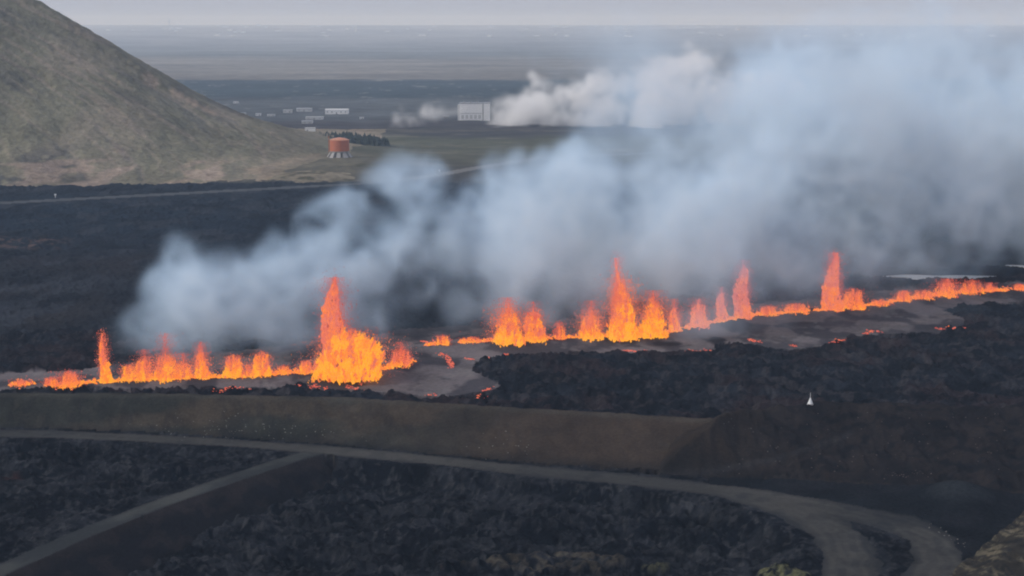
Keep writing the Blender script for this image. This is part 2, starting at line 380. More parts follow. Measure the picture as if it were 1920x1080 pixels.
    for (qx, qy, rx, ry, qc) in [(1480, 1078, 52, 17, (.22, .22, .12)), (1040, 1058, 150, 20, (.085, .075, .06)), (1230, 1068, 30, 8, (.08, .08, .05)), (830, 1062, 14, 8, (.07, .05, .045))]:
        pq, qq = pix(x, y, h)
        e = 1 - ((pq - qx) / rx) ** 2 - ((qq - qy) / ry) ** 2 + (n_sm - .5) * 2.2
        k = ss(0, .5, e) * fr * ~rd
        col = mix(col, qc, k * ss(.35, .6, fbm(x / 1.6, y / 2.2, 3, 48))); h = h + k * 1.0
    # faint haul road climbing barrier two
    p5, q5 = pix(x, y, np.maximum(h, 0))
    fy = np.interp(p5, [1230, 1330, 1450, 1560, 1600], [892, 884, 862, 826, 812])
    fk = ss(8, 3, np.abs(q5 - fy)) * ((p5 > 1225) & (p5 < 1600) & use2)
    col = mix(col, (.052, .050, .052), fk * .7)
    # highway
    dH, sH, _ = seg_dist(x, y, HIGHWAY)
    hwy = (dH < 7.0) & (y > 900) & (y < 2300)
    h = np.where(y > 900, np.where(dH < 30, h * ss(7, 30, dH) + (1 - ss(7, 30, dH)) * 1.2, h), h)
    col = np.where(hwy[..., None], mix(np.broadcast_to(np.array((.085, .09, .095)), col.shape), (.17, .17, .165), ss(720, 800, px0)), col); reg = np.where(hwy, 8, reg)
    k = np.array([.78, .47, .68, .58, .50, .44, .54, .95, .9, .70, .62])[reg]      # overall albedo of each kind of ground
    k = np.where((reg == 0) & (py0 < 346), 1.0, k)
    return h, col * k[..., None], reg

GRID = {}
def build_land():
    rows = np.concatenate([np.linspace(3600, 1220, 14), np.arange(1210, 345, -1.5), np.arange(345, 150, -1.5), np.arange(150, 66, -1.2), np.arange(66, 60.2, -.6)])
    ys = np.array([at(960, r)[1] for r in rows])
    uc = np.arange(-.365, .3651, 2.35 / 3000)
    wing = .365 + np.cumsum(np.geomspace(.002, .12, 22))
    us = np.concatenate([-wing[::-1], uc, wing])
    Y, U = np.meshgrid(ys, us, indexing='ij')
    X = U * Y
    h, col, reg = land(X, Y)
    GRID.update(ys=ys, us=us, h=h)
    nr, nc = X.shape
    V = np.stack([X, Y, h], -1).reshape(-1, 3); C = col.reshape(-1, 3)
    i = np.arange(nr - 1)[:, None] * nc + np.arange(nc - 1)[None, :]
    F = np.stack([i, i + 1, i + nc + 1, i + nc], -1).reshape(-1, 4)
    # a face takes the kind most of its middle shows
    fr = reg[:-1, :-1].reshape(-1)
    names = {0: ('plain', M_PLAIN), 1: ('foreground_lava_field', M_LAVA), 2: ('gravel_road', M_ROAD), 3: ('causeway_bank', M_EARTH), 4: ('earth_barrier', M_EARTH),
             5: ('earth_barrier', M_EARTH), 6: ('old_lava_field', M_LAVA), 7: ('lava_crust', M_CRUST), 8: ('highway', M_ROAD), 9: ('gravel_track', M_ROAD), 10: ('grassy_bank', M_EARTH)}
    for k, (nm, mt) in names.items():
        f = F[fr == k]
        if not len(f): continue
        used, inv = np.unique(f, return_inverse=True)
        o = link_mesh(nm, V[used], inv.reshape(f.shape), mt, col=C[used], smooth=True)
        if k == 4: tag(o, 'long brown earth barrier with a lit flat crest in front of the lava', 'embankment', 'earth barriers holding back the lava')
        elif k == 5: tag(o, 'higher darker stony earth barrier with the white marker on its crest', 'embankment', 'earth barriers holding back the lava')
        else: tag(o, kind='structure')
build_land()

def hz(x, y):
    ys, us, h = GRID['ys'], GRID['us'], GRID['h']; u = x / y
    i = int(np.clip(np.searchsorted(ys, y) - 1, 0, len(ys) - 2)); j = int(np.clip(np.searchsorted(us, u) - 1, 0, len(us) - 2))
    a = min(max((y - ys[i]) / (ys[i + 1] - ys[i]), 0), 1); b = min(max((u - us[j]) / (us[j + 1] - us[j]), 0), 1)
    return float((h[i, j] * (1 - b) + h[i, j + 1] * b) * (1 - a) + (h[i + 1, j] * (1 - b) + h[i + 1, j + 1] * b) * a)

# ------------------------------------------------------------------ the hill on the left
HILL_SIL = [(-1400, -60), (-900, -150), (-500, -150), (-200, -105), (-60, -60), (60, 0), (120, 36), (170, 66), (230, 104), (290, 141), (340, 172), (400, 204), (450, 226), (500, 245), (560, 268), (610, 284), (680, 296), (760, 306)]
def build_hill():
    YR = 1440.0
    sx = []; sz = []
    for p in HILL_SIL:
        q = at_y(p[0], p[1], YR); sx.append(q[0]); sz.append(max(q[2], 0))
    foot = [(-1400, 350), (0, 350), (250, 349), (400, 346), (480, 344), (530, 343), (600, 338), (680, 330), (720, 318), (760, 308)]
    fx = [at(*p)[0] for p in foot]; fy = [at(*p)[1] for p in foot]
    xs = np.arange(-1050, at_y(735, 0, YR)[0], 1.6); ts = np.concatenate([np.linspace(0, 1, 210), 1 + np.linspace(0, 1, 60)[1:]])
    T, X = np.meshgrid(ts, xs, indexing='ij')
    S = np.interp(X, sx, sz); F = np.interp(X, fx, fy) + (fbm(X / 40, X * 0, 3, 51) - .5) * 30
    Yr = np.maximum(YR, F + 20)
    Y = np.where(T <= 1, F + (Yr - F) * T, Yr + (T - 1) * 420)
    prof = np.where(T <= 1, T ** 1.12 * (1 - .12 * np.sin(T * math.pi)), 1 - sm((T - 1)))
    H = S * prof
    gul = fbm((X + H * 1.1) / 26, (Y) / 120 + H / 160, 5, 53, .55)
    H = H + (gul - .5) * 9 * ss(0, .25, T) * ss(4, 40, S) * ss(1.0, .86, T) + (fbm(X / 9, Y / 9, 4, 55) - .5) * 2.4 * ss(0, 25, S)
    H = H + (fbm(X / 5, Y / 9, 2, 56) - .5) * 2.2 * ss(.9, 1, T) * ss(2, 60, S)
    H = H + .3 - 2.5 * ss(.03, 0, T) - 4 * ss(4, 0, S)
    st = fbm((X + H * 1.75) / 20, (H - X * .2) / 150, 5, 57, .6)         # streaks that run down the slope to the right
    st2 = fbm((X + H * 1.75) / 6, (H - X * .2) / 60, 4, 58, .6)
    patch = fbm(X / 70, H / 45, 4, 59)
    C = np.broadcast_to(np.array((.172, .154, .115)), X.shape + (3,)).copy()
    C = mix(C, (.132, .130, .090), ss(.42, .62, patch) * .7)
    C = mix(C, (.095, .092, .082), ss(.44, .6, st) * .65)
    C = mix(C, (.26, .21, .17), ss(.56, .7, st2) * .4)
    C = mix(C, (.062, .06, .06), ss(.46, .6, fbm(X / 14, H / 6, 5, 60, .6)) * ss(34, 12, H) * ss(60, 100, S) * .8)
    C = mix(C, (.27, .21, .17), ss(.55, .68, fbm(X / 28, H / 5, 4, 61)) * ss(26, 10, H) * .7)
    pxs, _ = pix(X, Y, H)
    C = mix(C, (.24, .195, .145), ss(14, 5, H) * ss(250, 420, pxs) * ss(.40, .58, fbm(X / 30, H / 4, 4, 65)) * .95)
    C = mix(C, (.17, .15, .11), ss(480, 560, pxs) * ss(9, 4, H) * ss(.4, .6, fbm(X / 25, Y / 40, 4, 62)) * .8)
    C = mix(C, (.28, .22, .17), ss(1.3, .3, np.abs(T * 20 - 19.2) + (fbm(X / 12, X * 0, 3, 63) - .35) * 3) * ss(250, 290, pxs) * ss(430, 400, pxs) * .8)
    C = C * (.94 + .34 * fbm(X / 3.2, (Y + H) / 3.2, 3, 64))[..., None]
    nr, nc = X.shape
    V = np.stack([X, Y, H], -1).reshape(-1, 3)
    i = np.arange(nr - 1)[:, None] * nc + np.arange(nc - 1)[None, :]
    Fa = np.stack([i, i + 1, i + nc + 1, i + nc], -1).reshape(-1, 4)
    o = link_mesh('hill', V, Fa, M_HILL, col=C.reshape(-1, 3), smooth=True)
    tag(o, kind='structure')
    return V.reshape(nr, nc, 3)
HV = build_hill()
# pale sandy knoll at the end of the hill's foot
def knoll(name, px, py, rx, ry, hh, col, seed):
    cx, cyy, _ = at(px, py)
    n = 40
    a, r_ = np.meshgrid(np.linspace(0, 2 * math.pi, 64, endpoint=False), np.linspace(0, 1, n), indexing='ij')
    X = cx + np.cos(a) * r_ * rx * (1 + .25 * (fbm(np.cos(a) * 2 + 5, np.sin(a) * 2 + 5, 3, seed) - .5)); Y = cyy + np.sin(a) * r_ * ry
    Z = hh * (1 - r_ ** 2) ** 1.0 + (fbm(X / 8, Y / 8, 3, seed) - .5) * 1.6 * (1 - r_ ** 4) - .4 - 1.0 * (r_ > .97)
    C = mix(np.broadcast_to(np.array(col), X.shape + (3,)), (.08, .075, .05), ss(.45, .65, fbm(X / 12, Y / 12, 4, seed + 1)))
    V = np.stack([X, Y, Z], -1).reshape(-1, 3); f = []
    for i in range(64):
        for j in range(n - 1):
            i2 = (i + 1) % 64; f.append([i * n + j, i * n + j + 1, i2 * n + j + 1, i2 * n + j])
    o = link_mesh(name, V, np.array(f), M_HILL, col=C.reshape(-1, 3), smooth=True); tag(o, kind='structure')
knoll('knoll', 590, 335, 42, 46, 6, (.2, .175, .13), 71)
knoll('knoll', 665, 318, 40, 50, 4.5, (.12, .115, .075), 74)

# ------------------------------------------------------------------ box / solid builder
class MB:
    def __init__(s): s.v = []; s.f = []
    def box(s, x0, x1, y0, y1, z0, z1):
        b = len(s.v)
        s.v += [(x0, y0, z0), (x1, y0, z0), (x1, y1, z0), (x0, y1, z0), (x0, y0, z1), (x1, y0, z1), (x1, y1, z1), (x0, y1, z1)]
        s.f += [[b + i for i in q] for q in ((0, 3, 2, 1), (4, 5, 6, 7), (0, 1, 5, 4), (1, 2, 6, 5), (2, 3, 7, 6), (3, 0, 4, 7))]
        return s
    def gable(s, x0, x1, y0, y1, z0, z1, over=.4):
        b = len(s.v); ym = (y0 + y1) / 2; x0 -= over; x1 += over; y0 -= over; y1 += over
        s.v += [(x0, y0, z0), (x1, y0, z0), (x1, y1, z0), (x0, y1, z0), (x0, ym, z1), (x1, ym, z1)]
        s.f += [[b, b + 1, b + 5, b + 4], [b + 2, b + 3, b + 4, b + 5], [b + 1, b + 2, b + 5], [b + 3, b, b + 4], [b, b + 3, b + 2, b + 1]]
        return s
    def lathe(s, prof, n=24, cx=0, cy=0):
        b = len(s.v)
        for (r, z) in prof:
            for k in range(n):
                a = 2 * math.pi * k / n; s.v.append((cx + r * math.cos(a), cy + r * math.sin(a), z))
        for j in range(len(prof) - 1):
            for k in range(n):
                k2 = (k + 1) % n
                s.f.append([b + j * n + k, b + j * n + k2, b + (j + 1) * n + k2, b + (j + 1) * n + k])
        s.f.append([b + k for k in range(n)][::-1]); s.f.append([b + (len(prof) - 1) * n + k for k in range(n)])
        return s
    def tube(s, p, q, r0, r1, n=8):
        p = Vector(p); q = Vector(q); d = (q - p).normalized(); a = d.orthogonal().normalized(); c = d.cross(a); b = len(s.v)
        for (o, r) in ((p, r0), (q, r1)):
            for k in range(n):
                t = 2 * math.pi * k / n; s.v.append(tuple(o + a * math.cos(t) * r + c * math.sin(t) * r))
        for k in range(n):
            k2 = (k + 1) % n; s.f.append([b + k, b + k2, b + n + k2, b + n + k])
        s.f.append([b + k for k in range(n)][::-1]); s.f.append([b + n + k for k in range(n)])
        return s
    def poly(s, vs, fs):
        b = len(s.v); s.v += vs; s.f += [[b + i for i in f] for f in fs]; return s
    def build(s, name, mat, parent=None, smooth=False):
        return link_mesh(name, s.v, s.f, mat, parent, smooth=smooth)

M_WHITE = flat_mat('white_cladding', (.72, .73, .74), .6, var=.06)
M_PALE = flat_mat('pale_wall', (.48, .49, .50), .8, var=.08)
M_GREYR = flat_mat('grey_roof', (.26, .27, .29), .6)
M_DARKG = flat_mat('dull_glass', (.22, .24, .27), .3, var=.05)
M_DARKP = flat_mat('dull_door', (.26, .27, .29), .8)
M_ORANGE = flat_mat('orange_paint', (.46, .14, .065), .6, var=.12, scale=.25)
M_ORANGE2 = flat_mat('orange_roof_paint', (.52, .21, .11), .5, var=.1, scale=.25)
M_CONC = flat_mat('pale_concrete', (.33, .32, .31), .85, var=.15, scale=.4)
M_CONC_D = flat_mat('dark_concrete', (.16, .155, .15), .85, var=.15, scale=.4)
M_STEEL = flat_mat('steel', (.30, .31, .32), .45, .3)

# ------------------------------------------------------------------ orange tank on splayed concrete supports
def build_tank():
    x, y, _ = at(637, 296, 4)
    root = empty('storage_tank', (x, y, 3.6))
    tag(root, 'round orange tank on pale splayed concrete supports at the end of the hill', 'tank')
    k = y / cT / FPX * 1.0
    r = 18.0 * k; zb = 14.0 * k; zt = 33.5 * k
    MB().lathe([(r, zb), (r, zt)], 40).build('tank_wall', M_ORANGE, root)
    MB().lathe([(r * 1.03, zt + .004), (r * 1.03, zt + .35), (r * .6, zt + 1.7), (r * .12, zt + 2.4)], 40).build('roof', M_ORANGE2, root)
    for j in range(1, 3):
        z = zb + (zt - zb) * j / 3
        MB().lathe([(r + .01, z), (r + .16, z + .05), (r + .16, z + .3), (r + .01, z + .35)], 40).build('stiffening_ring', M_ORANGE, root)
    MB().lathe([(r * .98, zb - 1.1), (r * 1.02, zb - .004)], 40).build('floor_slab', M_CONC, root)
    MB().lathe([(r * .62, -2), (r * .55, zb - 1.12)], 24).build('core', M_CONC_D, root)
    n = 10
    for i in range(n):
        a = 2 * math.pi * (i + .5) / n
        c, s_ = math.cos(a), math.sin(a)
        r0, r1, r2 = r * .55, r * 1.60, r * .96
        wd, wt = 2.4, 1.5
        def P(rr, w_, z): return (c * rr - s_ * w_, s_ * rr + c * w_, z)
        vs = [P(r0, -wd, -2), P(r1, -wd, -2), P(r1, wd, -2), P(r0, wd, -2), P(r0, -wt, zb - 1.12), P(r2, -wt, zb - 1.12), P(r2, wt, zb - 1.12), P(r0, wt, zb - 1.12)]
        MB().poly(vs, [[0, 3, 2, 1], [4, 5, 6, 7], [0, 1, 5, 4], [1, 2, 6, 5], [2, 3, 7, 6], [3, 0, 4, 7]]).build('support', M_CONC, root)
    lad = MB()
    lad.tube((-r - .7, -2, zb - 1), (-r - .7, -2, zt + 3.6), .22, .22); lad.tube((-r - .7, -.8, zb - 1), (-r - .7, -.8, zt + 3.6), .22, .22)
    for q in range(18): lad.box(-r - .8, -r - .6, -2, -.8, zb + q * .7, zb + q * .7 + .15)
    lad.build('ladder', M_ORANGE, root)
    MB().box(-r - 1.5, -r - .1, -2.6, -.2, zt + .9, zt + 1.1).build('platform', M_STEEL, root)
build_tank()

# ------------------------------------------------------------------ power station building
def build_station():
    x, y, _ = at(890, 226)
    k = y / cT / FPX
    root = empty('power_station', (x, y, 0.0))
    tag(root, 'tall white windowless power station hall beside the rising white steam', 'building')
    W = 56 * k; Ht = 31 * k; x0 = -W / 2; d = 22
    MB().box(x0, x0 + W * .76, 0, d, -1, Ht).build('wall', M_WHITE, root)
    MB().box(x0 - .3, x0 + W * .76 + .3, -.3, d + .3, Ht + .004, Ht + .7).build('roof', M_GREYR, root)
    MB().box(x0 + W * .79, x0 + W, -2, d, -1, Ht * 1.02).build('wall', M_WHITE, root)
    MB().box(x0 + W * .785, x0 + W + .3, -2.3, d + .3, Ht * 1.02 + .004, Ht * 1.02 + .6).build('roof', M_GREYR, root)
    MB().box(x0 + W * .762, x0 + W * .788, 1.5, d - 1, -1, Ht * .96).build('gap_block', M_DARKP, root)  # dark recessed block filling the gap between the two white halls
    MB().box(x0 - W * .06, x0 - .004, 2, d - 3, -1, Ht * .92).build('side_wing', M_PALE, root)
    for j in range(5):
        xx = x0 + W * (.06 + .14 * j)
        MB().box(xx, xx + W * .09, -.12, -.004, 2, 7).build('gate', M_PALE, root)
    MB().box(x0 + 1, x0 + W * .74, -.14, -.004, 8.4, 9.6).build('window_band', M_PALE, root)
    for j in range(3):
        MB().lathe([(1.1, Ht + .704), (1.1, Ht + 2.4)], 12, x0 + W * (.15 + .22 * j), d / 2).build('roof_vent', M_STEEL, root)
build_station()

# ------------------------------------------------------------------ houses and halls of the far plain
def building(px, py, wp, hp, label, cat='building', group=None, mat=None, gable=True, z=None, dp=None):
    x, y, _ = at(px, py)
    zg = hz(x, y) if z is None else z
    k = y / cT / FPX
    W, H = wp * k, hp * k
    D = dp or max(8, min(W * .5, 16))
    root = empty('warehouse' if W > 22 else 'house', (x, y, zg - .2))
    tag(root, label, cat, group)
    wh = H * (.72 if gable else .93)
    mat = mat or M_WHITE
    MB().box(-W / 2, W / 2, 0, D, -2, wh).build('wall', mat, root)
    if gable: MB().gable(-W / 2, W / 2, 0, D, wh + .004, H).build('roof', M_PALE if W > 22 else M_GREYR, root)
    else: MB().box(-W / 2 - .3, W / 2 + .3, -.3, D + .3, wh + .004, H).build('roof', M_PALE, root)
    n = max(2, int(W / 6)); s_ = W / n
    for j in range(n):
        c = -W / 2 + (j + .5) * s_
        if j == n // 2: MB().box(c - .9, c + .9, -.1, -.004, -1, min(2.8, wh * .7)).build('door', M_DARKP, root)
        else: MB().box(c - .8, c + .8, -.1, -.004, wh * .42, wh * .75).build('window', M_DARKG, root)
    return root
G_T = 'buildings of the settlement on the plain'
for a in [(631, 214, 42, 10, 'long white hall with low roof, largest building of the settlement', None, True),
          (581, 250, 18, 11, 'bright white box house standing alone left of the orange tank', None, False),
          (570, 209, 28, 7, 'low pale long building behind and left of the long white hall', M_PALE, True),
          (539, 212, 16, 6, 'small grey building left of the low pale long building', M_PALE, False),
          (589, 224, 32, 5, 'flat grey shed just below the long white hall', M_PALE, False),
          (576, 232, 20, 6, 'short pale shed between the flat shed and the box house', M_PALE, True),
          (535, 249, 8, 9, 'narrow upright pale house by the slope left of the box house', M_WHITE, False),
          (518, 249, 12, 6, 'low pale house beside the narrow upright house', M_PALE, True),
          (501, 246, 9, 5, 'small pale hut closest to the slope of the hill', M_PALE, True),
          (484, 217, 9, 5, 'tiny white house in the row left of the settlement', M_WHITE, True),
          (508, 218, 14, 4, 'low pale house in the row between hill and settlement', M_PALE, True),
          (452, 216, 16, 5, 'pale house at the hill end of the row', M_PALE, True),
          (442, 194, 9, 4, 'lone white house far behind the row near the hill', M_WHITE, True),
          (678, 223, 7, 4, 'tiny white house right of the long white hall', M_WHITE, True),
          (836, 221, 10, 4, 'small brown roofed shed left of the power station', M_CONC_D, True)]:
    building(a[0], a[1], a[2], a[3], a[4], 'building', G_T, a[5], a[6])

# far town on the skyline: one small building copied
def far_town():
    me_w = MB().box(-.5, .5, 0, .6, -.6, .8); me_r = MB().gable(-.5, .5, 0, .6, .802, 1.0, .02)
    protos = []
    r_ = random.Random(5)
    first = None
    spots = []
    for i in range(100):
        c = r_.random()
        if c < .55: px = r_.uniform(190, 1060)
        else: px = r_.uniform(1060, 1900)
        py = r_.choice([66, 67, 68, 70, 72, 76]) + r_.uniform(-1, 1)
        spots.append((px, py))
    for i, (px, py) in enumerate(spots):
        x, y, _ = at(px, py)
        W = r_.uniform(18, 60); H = r_.uniform(9, 22)
        if i == 0:
            first = empty('town_building', (0, 0, 0))
            wo = me_w.build('wall', M_WHITE, first); ro = me_r.build('roof', M_GREYR, first)
            o = first
        else:
            o = first.copy(); sc.collection.objects.link(o)
            for c in (wo, ro):
                d = c.copy(); d.parent = o; sc.collection.objects.link(d)
        o.location = (x, y, hz(x, y)); o.scale = (W, 30, H)
        tag(o, 'tiny pale building of the far town near the skyline', 'building', 'buildings of the far town on the skyline')
far_town()
# mast seen above the skyline
x, y, _ = at(318, 68)
mast = empty('radio_mast', (x, y, hz(x, y))); tag(mast, 'thin mast rising above the skyline right of the hill', 'mast')
MB().tube((0, 0, -2), (0, 0, 105), 3.2, 1.6).build('pole', M_STEEL, mast)
MB().box(-7, 7, -2, 2, 60, 66).build('platform', M_STEEL, mast)

# ------------------------------------------------------------------ dark plantation behind the tank
def forest():
    r_ = random.Random(9); v = []; f = []
    for i in range(420):
        px = r_.uniform(566, 728); lo = np.interp(px, [566, 640, 728], [268, 275, 277]); hi = np.interp(px, [566, 600, 660, 700, 728], [262, 257, 255, 262, 272])
        x, y, _ = at(px, r_.uniform(hi + 4, lo + 2)); z = hz(x, y); H = r_.uniform(5, 9); W = H * r_.uniform(.3, .45)
        for c in range(3):
            b = len(v); zc = z + H * (.1 + .27 * c); rr = W * (1 - .28 * c)
            for k in range(6):
                a = k * math.pi / 3 + r_.random(); q = rr * r_.uniform(.75, 1.2); v.append((x + math.cos(a) * q, y + math.sin(a) * q, zc + r_.uniform(-.3, .3)))
            v.append((x + r_.uniform(-.3, .3), y, zc + H * .42))
            for k in range(6): f.append([b + k, b + (k + 1) % 6, b + 6])
            f.append([b + 5 - k for k in range(6)])
    o = link_mesh('forest', v, f, flat_mat('conifer', (.028, .042, .036), .9, var=.3, scale=.3))
    tag(o, 'dark low plantation of conifers behind the orange tank', 'forest', kind='stuff')
forest()

# ------------------------------------------------------------------ marker, posts, stones, pools
def marker():
    px, py = 1519, 756
    x, y, _ = at(px, py + 2, 12)
    z = hz(x, y)
    root = empty('survey_marker', (x, y, z)); root.scale = (.66, .66, .75); tag(root, 'small white pointed marker with a mast on the crest of the dark barrier', 'marker')
    MB().lathe([(1.25, -.3), (1.25, .25)], 12).build('base', M_CONC, root)
    MB().lathe([(1.05, .254), (.8, 1.0), (.45, 1.9), (.22, 2.5)], 12).build('cone', M_WHITE, root)
    MB().tube((0, 0, 2.3), (0, 0, 4.6), .10, .06).build('mast', M_WHITE, root)
    for s_ in (-1, 1): MB().tube((s_ * 1.4, 0, -.2), (0, 0, 2.6), .07, .05).build('stay', M_WHITE, root)
marker()
G_P = 'white posts standing by the highway'
for (px, py, hp, lab) in [(104, 373, 9, 'white post on the far side of the highway below the hill'), (824, 325, 6, 'white box on a post beside the highway left of the smoke')]:
    x, y, _ = at(px, py); z = hz(x, y); k = y / FPX
    root = empty('roadside_post', (x, y, z)); root.scale = (.7, .7, .75); tag(root, lab, 'post', G_P)
    MB().tube((0, 0, -.3), (0, 0, hp * k * .6), .35, .3).build('pole', M_WHITE, root)
    MB().box(-.9, .9, -.5, .5, hp * k * .6 + .01, hp * k).build('box', M_WHITE, root)

def stones(name, spots, mat, label, smin, smax):
    r_ = random.Random(len(spots)); v = []; f = []
    for (x, y) in spots:
        z = hz(x, y); s_ = r_.uniform(smin, smax); b = len(v)
        for k in range(6):
            d = [(1, 0, 0), (-1, 0, 0), (0, 1, 0), (0, -1, 0), (0, 0, 1), (0, 0, -.6)][k]
            v.append((x + (d[0] + r_.uniform(-.35, .35)) * s_, y + (d[1] + r_.uniform(-.35, .35)) * s_, z + (d[2] * .8 + r_.uniform(-.2, .2)) * s_))
        for a, c in ((0, 2), (2, 1), (1, 3), (3, 0)): f.append([b + a, b + c, b + 4]); f.append([b + c, b + a, b + 5])
    o = link_mesh(name, v, f, mat); tag(o, label, 'stones', kind='stuff')
def surf_point(px, py, zlo=-6, zhi=14):
    """where the sight line through (px, py) meets the land"""
    best = None
    for z in np.linspace(zhi, zlo, 60):
        x, y, _ = at(px, py, z)
        if hz(x, y) >= z: return x, y
    return at(px, py)[:2]
r_ = random.Random(3)
sp = []
for i in range(130):
    px = r_.gauss(*r_.choice([(405, 22), (530, 55), (530, 55), (600, 60), (330, 50), (950, 40)])); py = np.interp(px, [0, 300, 600, 950], [790, 800, 812, 840]) + r_.gauss(0, 11)
    sp.append(surf_point(px, py))
M_STONE = flat_mat('pale_stone', (.15, .14, .125), .9, var=.3)
stones('rubble', sp, M_STONE, 'pale loose stones lying on the face of the brown barrier', .08, .30)
sp = [surf_point(r_.uniform(1340, 1915), r_.uniform(775, 890)) for i in range(110)] + [surf_point(r_.gauss(1700, 26), r_.gauss(893, 5)) for i in range(26)]
M_STONE2 = flat_mat('dull_stone', (.07, .055, .05), .9, var=.3)
stones('rubble', sp, M_STONE2, 'dull loose stones scattered over the darker barrier', .08, .30)
sp = [surf_point(u, 985 + (u - 1740) * .55 + r_.gauss(0, 4)) for u in [r_.uniform(1740, 1810) for i in range(16)]]
stones('rubble', sp, M_STONE, 'pale stones along the outer edge of the road bend', .12, .3)

def water_mat():
    m, t, b = new_mat('milky_water')
    n = t.nodes.new('ShaderNodeTexNoise'); n.inputs['Scale'].default_value = .4
    bp = t.nodes.new('ShaderNodeBump'); bp.inputs['Strength'].default_value = .15; t.links.new(n.outputs['Fac'], bp.inputs['Height']); t.links.new(bp.outputs[0], b.inputs['Normal'])
    b.inputs['Base Color'].default_value = (.45, .49, .52, 1); b.inputs['Roughness'].default_value = .3
    return m
M_WATER = water_mat()
for (cx, cyy, x1, y1) in PONDS:
    x1 /= 1.35; y1 /= 1.35; px = cx
    v = [(cx, cyy, 2.2)]; n = 40
    for k in range(n):
        a = 2 * math.pi * k / n; q = 1 + .25 * math.sin(3 * a + px) + .12 * math.sin(7 * a); v.append((cx + math.cos(a) * x1 * q, cyy + math.sin(a) * y1 * q, 2.2))
    o = link_mesh('water', v, [[0, 1 + k, 1 + (k + 1) % n] for k in range(n)], M_WATER); tag(o, kind='structure')

# ------------------------------------------------------------------ lava fountains
GOLD = np.array((1.05, .40, .02)); ORNG = np.array((1.0, .22, .03)); REDD = np.array((.70, .085, .04)); DARK = np.array((.30, .03, .015)); PINK = np.array((.76, .16, .105))  # PINK has the veil of smoke in front painted into the melt colour
OCT = np.array([(1, 0, 0), (-1, 0, 0), (0, 1, 0), (0, -1, 0), (0, 0, 1), (0, 0, -1)], float)
OF = np.array([(0, 2, 4), (2, 1, 4), (1, 3, 4), (3, 0, 4), (2, 0, 5), (1, 2, 5), (3, 1, 5), (0, 3, 5)])
def clots(pos, size, stretch, tilt, heat, nm, parent=None, loc=(0, 0, 0)):
    """many torn clots of melt as one mesh; heat 0..1 -> colour, its pink step tinted as if veiled by smoke"""
    n = len(pos)
    j = 1 + rng.uniform(-.35, .35, (n, 6, 3))
    V = OCT[None] * j * size[:, None, None]
    V[..., 2] *= stretch[:, None]
    V[..., 0] += V[..., 2] * tilt[:, None]
    V = V + pos[:, None, :]
    hp = [0, .2, .45, .7, 1.0]; cs = [DARK, REDD, PINK, ORNG, GOLD]
    C = np.stack([np.interp(heat, hp, [c[k] for c in cs]) for k in range(3)], -1)
    C = np.repeat(C[:, None], 6, 1)
    F = OF[None] + (np.arange(n) * 6)[:, None, None]
    o = link_mesh(nm, V.reshape(-1, 3), F.reshape(-1, 3), M_GLOW, parent, col=C.reshape(-1, 3))
    o.location = loc
    if nm == 'spray': o['kind'] = 'stuff'
    return o
